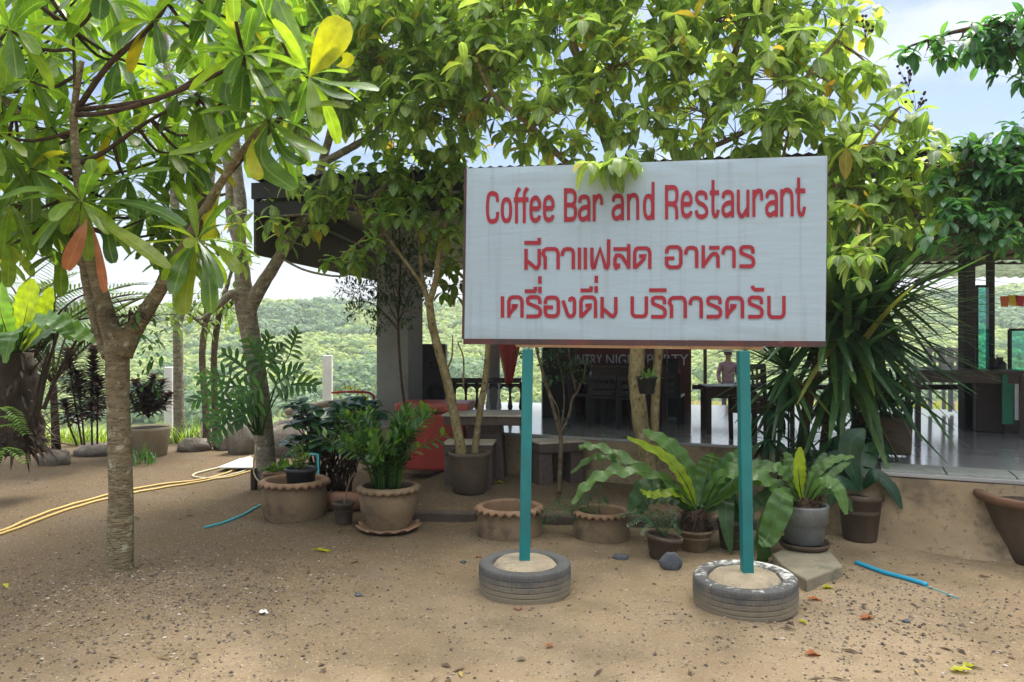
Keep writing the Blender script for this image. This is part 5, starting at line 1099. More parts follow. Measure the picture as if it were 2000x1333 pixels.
t, o_, st_ = nest('nest fern with drooping broad fronds in a banded grey pot on a saucer', (1570, 985), 5.5, [
    ([(1568, 985, 0), (1562, 950, -.05), (1560, 915, -.08), (1562, 874, -.1)], .125, 1, .04), ([(1572, 985, 0), (1590, 930, 0), (1625, 900, 0), (1668, 893, 0)], .085, 0, .14),
    ([(1575, 985, 0), (1605, 945, -.1), (1635, 955, -.15), (1653, 1006, -.2)], .125, 0, .05), ([(1575, 985, 0), (1600, 950, .05), (1640, 915, .1), (1660, 905, .1)], .07, 0, .1),
    ([(1566, 985, 0), (1545, 940, 0), (1515, 915, 0), (1478, 925, 0)], .12, 0, .1), ([(1562, 985, 0), (1535, 965, -.15), (1520, 1000, -.2), (1500, 1050, -.2), (1485, 1065, -.2)], .19, 0, .06),
    ([(1560, 985, 0), (1525, 975, -.1), (1495, 1040, -.15), (1490, 1095, -.12), (1500, 1112, -.1)], .15, 2, .08), ([(1563, 985, 0), (1520, 950, .1), (1470, 935, .1), (1440, 925, .1)], .13, 0, .12),
    ([(1570, 985, 0), (1585, 940, .1), (1600, 910, .15), (1612, 885, .2)], .1, 2, .05), ([(1565, 985, 0), (1550, 940, .1), (1540, 900, .15), (1530, 885, .15)], .11, 0, .06), ([(1562, 985, 0), (1520, 965, .05), (1490, 975, .05), (1470, 1000, 0)], .13, 2, .1), ([(1575, 985, 0), (1600, 960, .1), (1640, 965, .15), (1665, 1000, .15)], .12, 2, .06)], .1)
c = V((P(1570, 0, 5.5).x, 5.5, .115))
mb = MB(); pr = [(.13, 0), (.137, .004), (.147, .13), (.15, .133), (.15, .14), (.168, .142), (.172, .26), (.174, .275), (.165, .28), (.155, .275), (.15, .24)]
mb.lathe(pr, c, 56, 28); mb.build('pot', M['grey_pot'], t); mb = MB()
mb.lathe([(.155, .25), (.09, .3), (.03, .33)], c, 24, cap0=False, cap1=True)
for i in range(200): a = rr(0, 6.28); mb.leaf(c + V((math.cos(a) * .08, math.sin(a) * .08, .26 + rr(0, .05))), (math.cos(a), math.sin(a), rr(0, 1)), rr(.04, .09), .008, .5, 2, 'strap', 0)
mb.build('root_mass', M['bark_dark'], t)
for k in o_: o_[k].build('frond', M[k], t)
st_.build('midrib', M['fern_dark'], t)
cs = V((c.x, c.y, .075)); mb = MB(); mb.lathe([(.13, 0), (.165, .004), (.185, .04), (.18, .045), (.165, .02), (.1, .016)], cs, 48, cap1=True); tag(mb.build('saucer', M['clay_dark'], None, origin=tuple(cs)), 'plain brown saucer under the banded grey fern pot', 'saucer')
mb = MB(); poly = [G(1508, 1088, .05), G(1556, 1066, .05), G(1618, 1075, .05), G(1630, 1092, .05), G(1646, 1112, .05), G(1576, 1140, .05), G(1555, 1128, .05), G(1528, 1110, .05)]
mb.prism([(p.x, p.y) for p in poly[::-1]], -.02, .072); tag(mb.build('flat_stone', M['slab'], None, False, .012, origin=tuple(base(1580, 5.1))), 'flat irregular slab of stone under the banded grey fern pot', 'stone slab')
# small tilted pot with spiky cycad seedling, slate by it
c = base(1292, 5.48); t = thing('small_cycad_pot', 'small tilted brown pot with a low feathery seedling in front of the large nest fern', 'potted plant', tuple(c)); Mt = Matrix.Rotation(rad(8), 3, 'Y'); mb = MB()
mb.lathe([(.085, 0), (.09, .004), (.125, .135), (.138, .14), (.138, .165), (.124, .167), (.12, .15)], c, 36, 0, Mt); mb.build('pot', M['clay_dark'], t)
mb = MB(); mb.lathe([(.12, .145), (.01, .15)], c, 20, 0, Mt, cap0=False, cap1=True); mb.build('soil', M['soil'], t)
lf, wd = MB(), MB(); cc = c + V((.02, 0, .15))
for (x, y, dy) in ((1210, 1008, .05), (1225, 1025, -.15), (1250, 1040, -.2), (1240, 1000, .1), (1320, 1010, 0), (1330, 1040, -.1), (1295, 1005, .2), (1270, 1005, .15)):
    e_ = P(x, y, 5.45 + dy); pts = catmull([cc, cc.lerp(e_, .55) + V((0, 0, .08)), e_], 16); wd.tube(pts, .004, 4)
    for k in range(4, 17):
        d = (pts[k] - pts[k - 1]).normalized(); sd_ = d.cross(V((0, -.4, 1))).normalized()
        for s_ in (-1, 1): lf.leaf(pts[k], sd_ * s_ + d * .6, rr(.055, .085) * (1.15 - k / 24), .009, .3, 2, 'lance', 0)
wd.build('stem', M['philo'], t); lf.build('foliage', M['dark_bush'], t)
def rock(name, label, px, Y, size, mat, cat='rock', seed=0, sink=.25, group=None):
    c = base(px, Y); mb = MB(); nr, na = 9, 16
    for i in range(1): pass
    vs = []
    for i in range(nr + 1):
        th_ = math.pi * i / nr
        for k in range(na):
            ph = 2 * math.pi * k / na; d = V((math.sin(th_) * math.cos(ph), math.sin(th_) * math.sin(ph), math.cos(th_)))
            f = 1 + .38 * noise.noise(d * 1.5 + V((seed * 3.7, seed, 0))) + .14 * noise.noise(d * 4 + V((seed, 0, 2)))
            vs.append(c + V((d.x * size[0], d.y * size[1], d.z * size[2])) * f + V((0, 0, size[2] * (1 - sink * 2))))
    mb.add(vs, [(i * na + k, (i + 1) * na + k, (i + 1) * na + (k + 1) % na, i * na + (k + 1) % na) for i in range(nr) for k in range(na)])
    return tag(mb.build(name, M[mat], None, True, origin=tuple(c)), label, cat, group)
rock('slate_stone', 'blue grey slate lump in front of the small tilted pot', 1310, 5.2, (.075, .03, .075), 'slate', 'stone', 1)
rock('slate_stone', 'flat grey stone left of the small tilted pot near the ring planter', 1213, 5.45, (.06, .05, .02), 'slate', 'stone', 4)
# dark pots by the plinth corner
c = base(1680, 5.98); t = thing('dark_leaf_pot', 'big dark pot with broad dark leaves at the corner of the sandy plinth', 'potted plant', tuple(c)); plain_pot(t, c, .165, .125, .37, 'clay_dark', .012); soil(t, c, .15, .33)
lf = MB()
for pts, W in (([(1680, 960, 0), (1660, 900, 0), (1665, 860, 0), (1690, 840, 0)], .2), ([(1680, 960, 0), (1640, 930, 0), (1625, 900, 0), (1640, 880, 0)], .16), ([(1685, 955, 0), (1710, 930, -.1), (1740, 955, -.15), (1762, 995, -.2)], .13), ([(1682, 960, 0), (1690, 900, .1), (1720, 860, .2)], .16), ([(1680, 960, 0), (1650, 945, -.1), (1630, 960, -.1), (1620, 990, -.1)], .14), ([(1682, 958, 0), (1700, 930, 0), (1735, 925, .05)], .12)):
    lf.leafpath([P(x, y, 5.98 + d) for x, y, d in pts], W, 'ell', 12, .2, .03, up=(0, -.8, .8))
lf.build('foliage', M['dark_bush'], t)
c = base(1430, 5.75); t = thing('shadowed_pot', 'small dark pot with an upright broad leaf just behind the right post', 'potted plant', tuple(c)); plain_pot(t, c, .11, .085, .22, 'clay_dark', .01, 28); soil(t, c, .1, .19); lf = MB()
for pts, W in (([(1428, 1020, 0), (1420, 980, -.05), (1418, 1020, -.15), (1428, 1085, -.2)], .12), ([(1430, 1020, 0), (1445, 985, 0), (1460, 1010, -.1), (1462, 1050, -.1)], .1), ([(1430, 1020, 0), (1425, 970, .1), (1410, 950, .1)], .1)): lf.leafpath([P(x, y, 5.75 + d) for x, y, d in pts], W, 'ell', 12, .2, .05, up=(0, -.8, .8))
lf.build('foliage', M['fern_dark'], t)

# ------------------------------------------------------------------ dragon tree right of the sign
T = thing('dragon_tree', 'dark dragon tree with many long sword leaves fanning out right of the signboard', 'tree', tuple(base(1580, 6.75)))
wd, lf = MB(), MB(); Yd = 6.75
px_limb(wd, [(1560, 930, Yd), (1568, 860, Yd), (1576, 800, Yd), (1590, 735, Yd), (1605, 670, Yd), (1615, 620, Yd)], [.055, .05, .047, .045, .045, .04], 10)
px_limb(wd, [(1605, 930, Yd + .15), (1612, 850, Yd + .15), (1622, 790, Yd + .1), (1650, 700, Yd), (1660, 640, Yd)], [.045, .042, .04, .04, .035], 9)
px_limb(wd, [(1576, 800, Yd), (1560, 760, Yd - .1), (1540, 730, Yd - .1)], [.035, .033, .03], 8)
def head(px, py, Y, n, L_, axis, lo=-70, hi=80, W=.052, droop=.5):
    c = P(px, py, Y); ax = V(axis).normalized(); a = ax.orthogonal().normalized(); b = ax.cross(a)
    for i in range(n):
        t_ = i * 2.39996; e_ = rad(hi + (lo - hi) * (i / n) ** .9 + rr(-6, 6)); d = (a * math.cos(t_) + b * math.sin(t_)) * math.cos(e_) + ax * math.sin(e_)
        lf.leaf(c + ax * .1 * (1 - i / n) + d * .03, d, L_ * rr(.75, 1.1), W * rr(.85, 1.15), droop * rr(.4, 1.5), 7, 'sword', .13, curl=rr(-.15, .15))
head(1618, 620, Yd, 120, 1.2, (.4, -.1, 1), -45, 80, .095, .2); head(1662, 640, Yd, 130, 1.25, (.9, -.1, .5), -50, 80, .095, .2); head(1540, 735, Yd - .1, 60, .85, (-.5, -.3, .8), -60, 80, .06, .4); head(1640, 720, Yd - .1, 70, 1.1, (.85, -.4, .3), -60, 80, .095, .28)
head(1690, 560, Yd + .2, 110, 1.15, (.7, .1, .8), -55, 80, .09, .25); px_limb(wd, [(1650, 700, Yd), (1675, 620, Yd + .1), (1690, 560, Yd + .2)], [.04, .035, .03], 8)
wd.build('trunk', pm('smooth_brown_stem', (.17, .105, .06), (.1, .065, .04), 10, .85, .4, stretch=(1, 1, 3)), T); lf.build('crown', M['sword'], T)
# undergrowth at its foot
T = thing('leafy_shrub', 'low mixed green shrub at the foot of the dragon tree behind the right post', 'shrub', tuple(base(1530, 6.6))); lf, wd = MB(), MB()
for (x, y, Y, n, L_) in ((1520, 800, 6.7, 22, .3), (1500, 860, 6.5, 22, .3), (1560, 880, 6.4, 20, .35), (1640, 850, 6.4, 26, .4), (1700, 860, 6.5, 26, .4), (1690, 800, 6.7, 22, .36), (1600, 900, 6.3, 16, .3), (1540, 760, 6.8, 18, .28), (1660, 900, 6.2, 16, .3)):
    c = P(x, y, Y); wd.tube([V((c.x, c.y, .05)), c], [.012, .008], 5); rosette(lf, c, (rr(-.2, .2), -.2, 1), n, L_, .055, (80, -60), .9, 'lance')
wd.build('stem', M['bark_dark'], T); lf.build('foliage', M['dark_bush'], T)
t = thing('dark_planter', 'large dark planter box on small feet at the porch corner behind the dragon tree', 'planter', tuple(P(1720, 880, 6.6))); mb = MB(); mb.box((P(1725, 0, 6.75).x, 6.75, FL + .2), (.42, .36, .34), rad(-22), taper=1.06); mb.build('box', M['clay_dark'], t, False, .02); lf = MB()
for i in range(120): lf.leaf((P(1725, 0, 6.75).x + rr(-.2, .2), 6.75 + rr(-.15, .15), FL + rr(.35, .65)), rdir() + V((0, 0, .4)), rr(.12, .28), .04, .8, 4, 'lance', .2)
lf.build('foliage', M['dark_bush'], t)

# ------------------------------------------------------------------ plants of the left yard
# big fern growing on a dead stump at the left edge
t, o_, st_ = nest('huge nest fern perched on a shaggy dead trunk at the left edge', (30, 690), 7.6, [
    ([(35, 690, 0), (45, 640, -.1), (55, 590, -.15), (62, 545, -.15)], .34, 1, .03), ([(30, 690, 0), (10, 640, -.05), (0, 600, -.1), (2, 552, -.1)], .3, 0, .03), ([(40, 690, 0), (75, 640, 0), (90, 600, 0), (100, 562, 0)], .22, 1, .03),
    ([(38, 690, 0), (70, 645, -.2), (110, 630, -.3), (150, 650, -.35), (190, 668, -.35)], .24, 0, .12), ([(35, 690, 0), (50, 640, -.3), (90, 625, -.4), (125, 640, -.4), (140, 665, -.4)], .22, 0, .1), ([(30, 690, 0), (0, 650, -.2), (-40, 640, -.3), (-90, 670, -.3)], .28, 0, .08),
    ([(25, 690, 0), (5, 660, -.3), (-10, 690, -.4), (-20, 740, -.4)], .2, 2, .06), ([(35, 690, 0), (30, 650, -.35), (20, 660, -.5), (10, 710, -.55)], .22, 0, .06), ([(30, 690, 0), (-30, 620, 0), (-60, 570, 0)], .28, 0, .03), ([(40, 690, 0), (95, 650, .1), (130, 640, .15), (172, 660, .15)], .16, 2, .06)], .1)
for k in o_: o_[k].build('frond', M[k], t)
st_.build('midrib', M['fern_dark'], t); wd = MB(); px_limb(wd, [(40, 885, 7.6), (38, 800, 7.6), (32, 740, 7.6), (32, 690, 7.6)], [.24, .2, .19, .16], 14, 5, .12)
for i in range(260):
    a = rr(0, 6.28); h = rr(0, 1) ** 1.6; p = P(36, 880 - 195 * h, 7.6) + V((math.cos(a) * .19, math.sin(a) * .19, 0)); wd.leaf(p, (math.cos(a) * .8, math.sin(a) * .8, rr(-1.3, .9)), rr(.12, .32), rr(.015, .04), rr(.2, 1), 4, 'lance', .3)
for (x0, y0, x1, y1) in ((60, 870, 98, 672), (70, 830, 130, 600), (85, 800, 165, 640)): px_limb(wd, [(x0, y0, 7.5), ((x0 + x1) / 2 - 6, (y0 + y1) / 2, 7.5), (x1, y1, 7.5)], [.022, .018, .012], 6)
wd.build('trunk', M['deadleaf'], t)
T = thing('fern_clump', 'bright small fern clump at the extreme left edge below the huge nest fern', 'fern', tuple(base(5, 7.0))); lf = MB()
for i in range(10): a = rr(-1, 2.2); frond(lf, P(-5, 800 + 10 * i, 6.9), (math.cos(a), -.4, rr(.1, .8)), .4, 12, .09, .028, 1.2)
lf.build('foliage', M['fern'], T)
def cordyline(label, stems, Y, pot=None, group='purple leaved plants'):
    T = thing('purple_cordyline', label, 'plant', tuple(base(stems[0][0], Y)), group); wd, lf = MB(), MB()
    for (x0, y0, x1, y1, y2) in stems:   # foot, tip, lowest leaf
        px_limb(wd, [(x0, y0, Y), ((x0 + x1) / 2 + rr(-4, 4), (y0 + y1) / 2, Y), (x1, y1, Y)], [.012, .011, .006], 6)
        n = int((y2 - y1) * 1.5)
        for i in range(n):
            f = i / n; y = y1 + (y2 - y1) * f; x = x1 + (x0 - x1) * (y - y1) / max(1, y0 - y1); a = i * 2.39996
            lf.leaf(P(x, y, Y), (math.cos(a), math.sin(a), .75 - .7 * f), rr(.16, .23) * (.6 + .5 * min(1, f * 3)), .058, rr(.5, 1.1), 4, 'lance', .25)
    wd.build('stem', M['bark_dark'], T); lf.build('foliage', M['purple'], T); return T
cordyline('group of three tall purple leaved stems left of the forked trunk', [(160, 870, 132, 685, 765), (165, 870, 150, 730, 815), (180, 870, 183, 680, 820), (150, 870, 125, 785, 830), (190, 868, 192, 740, 800)], 9.3)
t = cordyline('bushy purple leaved plant in a big beige tub behind the forked trunk', [(285, 812, 262, 745, 800), (285, 812, 300, 735, 800), (290, 812, 318, 745, 800), (280, 812, 285, 755, 805), (295, 812, 335, 770, 805), (275, 812, 250, 770, 805), (285, 812, 308, 765, 805), (285, 812, 320, 790, 812)], 10.4)
c = base(288, 10.4); mb = MB(); mb.lathe([(.24, 0), (.25, .01), (.30, .36), (.31, .40), (.295, .405), (.28, .38)], c, 40); mb.build('pot', M['beige_pot'], t); soil(t, c, .28, .37)
# selloum growing against the second tree
T = thing('cut_leaf_plant', 'deeply cut leaves on long stalks climbing round the leaning grey trunk', 'plant', tuple(base(500, 7.85))); wd, lf = MB(), MB()
for (x, y, dx, dz, dy) in ((575, 675, .3, .8, 0), (420, 735, -1, .1, -.1), (470, 715, -.6, .7, 0), (455, 790, -.9, -.5, -.2), (405, 770, -1, -.2, -.1), (480, 800, -.7, -.7, -.25), (560, 740, .7, .6, -.1), (590, 750, 1, .2, -.1), (505, 700, -.3, .9, 0), (520, 690, .3, .9, .05), (440, 820, -.6, -.8, -.25), (425, 800, -1, -.5, -.1), (540, 700, .5, .8, 0), (490, 765, -.6, -.2, -.35), (465, 755, -.9, .2, -.2)):
    b0 = P(505 + rr(-10, 10), 850, 7.9); p = P(x - dx * 30, y + dz * 22, 7.85 + dy); wd.tube(catmull([b0, b0.lerp(p, .6) + V((0, -.06, .05)), p], 8), [.012, .011, .01, .009, .008, .008, .007, .006, .006], 5); lobed(lf, p, (dx, -.25, dz), rr(.30, .38), 6, .55, .13, .5)
wd.build('stem', M['philo'], T); lf.build('foliage', M['philo'], T)
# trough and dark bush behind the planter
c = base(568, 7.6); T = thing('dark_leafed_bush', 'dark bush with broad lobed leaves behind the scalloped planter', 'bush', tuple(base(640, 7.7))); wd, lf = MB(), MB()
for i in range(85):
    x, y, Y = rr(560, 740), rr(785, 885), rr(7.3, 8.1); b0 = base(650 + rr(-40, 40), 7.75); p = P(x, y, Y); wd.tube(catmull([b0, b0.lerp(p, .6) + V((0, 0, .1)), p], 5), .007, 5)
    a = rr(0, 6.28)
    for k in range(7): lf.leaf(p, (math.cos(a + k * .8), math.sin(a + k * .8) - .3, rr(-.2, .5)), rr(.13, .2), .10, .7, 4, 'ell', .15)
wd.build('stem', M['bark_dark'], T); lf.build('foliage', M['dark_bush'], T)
T = thing('trough_planter', 'long clay trough with low weeds behind the scalloped planter', 'planter', tuple(c)); mb = MB(); mb.box(c + V((.02, 0, .12)), (.5, .24, .26), .1, taper=1.08); mb.build('trough', M['clay'], T, False, .02); mb = MB(); mb.box(c + V((.02, 0, .262)), (.54, .28, .03), .1); mb.build('rim', M['clay_warm'], T, False, .01); lf = MB()
for i in range(90): lf.leaf(c + V((rr(-.22, .24), rr(-.1, .1), .27)), (rr(-1, 1), rr(-1, .5), rr(.3, 1.5)), rr(.06, .18), .05, .8, 4, 'ell', .2)
lf.build('foliage', M['fern'], T)
# yellow flowering bush and toy-bright ribbon by the pillar
T = thing('croton_bush', 'small bush with yellow leaves tied up with a red ribbon by the grey pillar', 'bush', tuple(base(690, 9.0))); lf, wd = MB(), MB()
for i in range(70): p = P(690 + rr(-36, 30), rr(758, 800), 9.0 + rr(-.12, .12)); lf.leaf(p, rdir() + V((0, 0, .4)), rr(.08, .16), .03, .6, 3, 'lance', .2)
for i in range(7): wd.tube([base(690 + rr(-8, 8), 9.0), P(690 + rr(-30, 30), 790, 9.0)], [.01, .006], 5)
wd.build('stem', M['bark_dark'], T); lf.build('foliage', M['yellow_leaf'], T); mb = MB(); mb.tube(catmull([P(648, 768, 8.85), P(690, 766, 8.8), P(725, 770, 8.9), P(732, 790, 8.95)], 14), .013, 7, .2); mb.build('ribbon', M['red'], T)
# grass tufts, rocks, fence posts
for i, (x, y, Y, n, L_, lab) in enumerate(((380, 838, 11.6, 60, .5, 'bright yellow green grass tuft beside the white fence post'), (170, 850, 11.4, 70, .5, 'bright grass tuft under the purple leaved stems'), (265, 860, 9.6, 60, .3, 'small dark tuft at the foot of the beige tub'), (350, 845, 11.8, 50, .3, 'short bright grass between the tub and the rocks'))):
    lf = MB(); c = base(x, Y)
    for k in range(n): lf.leaf(c + V((rr(-.25, .25), rr(-.15, .15), 0)), (rr(-.7, .7), rr(-.7, .7), 1), L_ * rr(.6, 1.1), .022, rr(.5, 1.3), 5, 'sword', .2)
    tag(lf.build('grass_tuft', M['grass' if i != 2 else 'philo'], None, origin=tuple(c)), lab, 'grass', 'grass tufts')
rock('rock', 'low brown rock left of the two slender trunks', 380, 10.9, (.24, .2, .13), 'stone', 'rock', 2, group='rocks by the slender trees')
rock('rock', 'dark rounded rock right of the two slender trunks', 440, 11.0, (.17, .15, .15), 'stone', 'rock', 3, group='rocks by the slender trees')
rock('rock', 'brown rock behind the two slender trunks', 405, 11.7, (.2, .2, .15), 'stone', 'rock', 6, group='rocks by the slender trees')
rock('boulder', 'large rounded grey boulder left of the leaning trunk', 475, 10.6, (.25, .22, .29), 'stone', 'boulder', 5)
rock('boulder', 'pale boulder showing right of the leaning trunk above the bush', 560, 10.4, (.3, .25, .33), 'stone', 'boulder', 8)
rock('rock', 'long low rock at the foot of the purple stems', 190, 10.4, (.32, .2, .11), 'stone', 'rock', 9, group='rocks by the slender trees'); rock('rock', 'small rough rock beside the shaggy dead trunk', 105, 9.6, (.2, .16, .14), 'stone', 'rock', 11, group='rocks by the slender trees')
for (x, y0, Y, w_, lab) in ((331, 718, 12.6, .14, 'white fence post with dripping paint behind the beige tub'), (447, 753, 13.4, .13, 'white fence post half hidden by the cut leaves'), (640, 695, 13.0, .16, 'tallest white fence post standing against the hillside'), (150, 815, 13.0, .13, 'short white fence post low behind the purple stems')):
    p = P(x, y0, Y); zb = gz(p.x, Y) - .1; mb = MB(); mb.box((p.x, Y, (p.z + zb) / 2), (w_, w_ * .8, p.z - zb), rr(-.2, .2)); tag(mb.build('fence_post', M['white'], None, False, .012, origin=(p.x, Y, zb)), lab, 'fence post', 'white posts along the edge of the yard')
mb = MB(); px_limb(mb, [(560, 806, 9.6), (620, 793, 9.5), (680, 786, 9.4), (735, 790, 9.3)], [.05, .045, .04, .03], 8); tag(mb.build('log', M['wood_pale'], None, origin=tuple(P(640, 792, 9.5))), 'pale bare log lying across the boulders behind the dark bush', 'log')
# a bit of dry twigs on the left ground
mb = MB()
for i in range(1): mb.tube(catmull([G(60, 872), G(95, 862, .12), G(130, 868, .05), G(165, 872)], 12), .012, 5)
tag(mb.build('dry_branch', M['wood_pale'], None, origin=tuple(G(100, 872))), 'dry curved branch on the dirt below the huge nest fern', 'branch')

# ------------------------------------------------------------------ hoses, pipes and sheet on the ground
def hose(name, pts, r, mat, lab, cat, sub=14, up=0):
    w_ = []
    for x, y in pts:
        p = G(x, y); w_.append(V((p.x, p.y, gz(p.x, p.y) + r * .8 + up)))
    mb = MB(); c = catmull(w_, (len(w_) - 1) * sub)
    for q in c: q.z = gz(q.x, q.y) + r * .8 + up
    mb.tube(c, r, 8); return tag(mb.build(name, M[mat], None, origin=tuple(w_[0])), lab, cat)
hose('garden_hose', [(-60, 1062), (0, 1046), (100, 1012), (200, 982), (300, 960), (400, 942), (450, 934), (492, 922)], .013, 'hose', 'yellow hose running nearest across the yard to the leaning tree', 'hose')
hose('garden_hose', [(-60, 1050), (0, 1040), (90, 1006), (200, 974), (300, 952), (380, 940), (430, 930), (490, 908)], .013, 'hose', 'second yellow hose just behind the nearest one', 'hose')
hose('coiled_hose', [(490, 895), (430, 915), (385, 925), (380, 933), (420, 936), (470, 925), (492, 915)], .014, 'hose_pale', 'pale hose bent in a flat loop beside the white sheet', 'hose')
hose('blue_pipe', [(1672, 1101), (1740, 1124), (1810, 1147)], .016, 'bluepipe', 'bright blue plastic pipe lying on the dirt by the step', 'pipe'); hose('thin_stick', [(1805, 1146), (1840, 1158), (1872, 1172)], .004, 'cyanpipe', 'thin pale stick poking from the end of the blue pipe', 'stick')
hose('turquoise_hose', [(400, 1030), (440, 1020), (480, 1005), (510, 990), (535, 985)], .012, 'cyanpipe', 'turquoise pipe on the dirt left of the scalloped planter', 'pipe')
T = thing('water_pipe', 'turquoise water pipe bending up behind the scalloped planter', 'pipe', tuple(base(622, 7.2))); mb = MB(); z_ = .03
pa, pb, pc = P(603, 888, 7.2), P(620, 888, 7.2), base(622, 7.2) + V((0, 0, .03)); mb.tube([pa, pb, pc, base(645, 7.1) + V((0, 0, .03)), base(700, 7.1) + V((0, 0, .03))], .015, 8); mb.build('tube', M['cyanpipe'], T); mb = MB(); mb.tube([pc + V((0, 0, .02)), pc + V((0, 0, .09))], .024, 8); mb.build('collar', M['clay_red'], T)
mb = MB(); mb.tube([pc + V((-.22, -.25, 0)), pc + V((-.1, -.12, 0)), pc], .013, 8); mb.build('branch_tube', M['cyanpipe'], T)
mb = MB(); q = [G(425, 922, .0), G(493, 922, .0), G(493, 902, .0), G(470, 904, .0)]; mb.prism([(p.x, p.y) for p in q], .04, .055); tag(mb.build('white_sheet', M['white'], None, False, .003, origin=tuple(q[0])), 'white sheet lying flat beside the leaning trunk', 'sheet')
mb = MB(); mb.box(base(496, 8.0) + V((0, 0, .1)), (.05, .08, .26)); tag(mb.build('stake', M['darkwood'], None, False, .006, origin=tuple(base(496, 8.0))), 'short dark stake against the foot of the leaning trunk', 'stake')
mb = MB(); mb.lathe([(.18, 0), (.2, .01), (.2, .035), (.17, .045)], base(665, 7.7), 30, cap1=True); tag(mb.build('well_cover', M['clay_warm'], None, origin=tuple(base(665, 7.7))), 'low round clay lid behind the glossy plant pot', 'lid')
mb = MB(); mb.tube(catmull([base(520, 7.95) + V((-.1, -.02, .5)), base(520, 7.95) + V((-.1, -.1, .22)), base(520, 7.95) + V((.04, -.2, .08)), base(520, 7.95) + V((.08, -.16, .0))], 14), .008, 6); tag(mb.build('cord', M['hose_pale'], None, origin=tuple(base(520, 7.95))), 'pale cord looped down the foot of the leaning trunk', 'cord')
# fallen leaves
def fallen(px, py, L_, W, mat, lab, a):
    p = G(px, py); p.z = gz(p.x, p.y) + .012; mb = MB(); mb.leaf(p, (math.cos(a), math.sin(a), .12), L_, W, .5, 7, 'lance' if W < .06 else 'ob', .3, wave=.25, curl=rr(-.5, .5)); tag(mb.build('fallen_leaf', M[mat], None, origin=tuple(p)), lab, 'leaf', 'fallen leaves on the dirt')
fallen(607, 1081, .16, .07, 'yellow_leaf', 'largest yellow fallen leaf, lying before the glossy plant', .05); fallen(1572, 1172, .11, .06, 'orange_leaf', 'crumpled orange leaf nearest the right tyre', .1); fallen(1606, 1151, .085, .05, 'yellow_leaf', 'small golden leaf in front of the flat stone', .2)
fallen(1680, 1210, .1, .05, 'orange_leaf', 'tan leaf on the gravel right of the right tyre', .3); fallen(1578, 1218, .07, .03, 'yellow_leaf', 'thin yellow green leaf just below the orange leaf', 2.2); fallen(1572, 1280, .1, .05, 'orange_leaf', 'brown orange leaf in the foreground below the right tyre', .2)
fallen(1855, 1310, .1, .05, 'yellow_leaf', 'pale yellow leaf in the front right corner', -.2); fallen(1880, 1304, .07, .04, 'yellow_leaf', 'smaller pale leaf touching the one in the front right corner', .1); fallen(958, 962, .18, .08, 'yellow_leaf', 'yellow leaf on the planting bed beside the tall brown pot', .2); fallen(8, 1146, .07, .03, 'yellow_leaf', 'yellow leaf at the left edge of the yard', -.7)
fallen(1065, 1268, .05, .03, 'orange_leaf', 'tiny tan leaf in the middle foreground', .4); fallen(1010, 1292, .05, .03, 'peb', 'tiny pale leaf in the foreground below the left tyre', .4); fallen(505, 1207, .06, .05, 'white', 'crumpled white scrap in the left foreground', .3); fallen(1120, 1045, .14, .03, 'wood_pale', 'dry curled leaf between the two sunken rings', .5)
for (x, y, lab) in ((700, 1165, 'small dark stone in the left foreground'), (1012, 1192, 'reddish pebble in front of the left tyre'), (1770, 1215, 'dark flat chip on the right gravel'), (905, 1098, 'grey pebble left of the left tyre'), (935, 1088, 'brown pebble between ring and left tyre')):
    p = G(x, y); rock('pebble', lab, x, p.y, (.022, .018, .012), 'slate' if 'dark' in lab or 'grey' in lab else 'clay_red', 'pebble', x)

# ------------------------------------------------------------------ stone table set
zb = gz(-.2, 8.2)
def stone_table():
    c = V((P(948, 0, 8.25).x, 8.3, zb)); T = thing('stone_table', 'terrazzo garden table on a dark pedestal behind the potted tree', 'table', tuple(c))
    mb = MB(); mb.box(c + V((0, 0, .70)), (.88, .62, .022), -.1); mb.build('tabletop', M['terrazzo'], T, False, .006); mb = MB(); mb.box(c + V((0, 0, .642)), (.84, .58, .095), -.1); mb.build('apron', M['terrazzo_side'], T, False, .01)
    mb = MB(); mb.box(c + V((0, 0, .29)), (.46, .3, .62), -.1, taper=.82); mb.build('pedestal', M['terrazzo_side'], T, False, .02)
stone_table()
def stool(px, Y, lab, rz):
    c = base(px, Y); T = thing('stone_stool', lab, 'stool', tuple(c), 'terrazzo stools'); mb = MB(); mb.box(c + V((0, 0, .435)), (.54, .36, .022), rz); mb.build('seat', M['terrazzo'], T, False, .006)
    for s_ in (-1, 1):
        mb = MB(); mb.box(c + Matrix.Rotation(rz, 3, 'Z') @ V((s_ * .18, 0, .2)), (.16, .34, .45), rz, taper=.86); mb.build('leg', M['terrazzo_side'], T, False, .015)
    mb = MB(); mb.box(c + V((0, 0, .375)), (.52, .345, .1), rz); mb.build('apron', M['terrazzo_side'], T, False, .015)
stool(918, 7.95, 'terrazzo stool half hidden by the tall brown pot', -.08); stool(1086, 8.0, 'terrazzo stool right of the table behind the left post', .35)

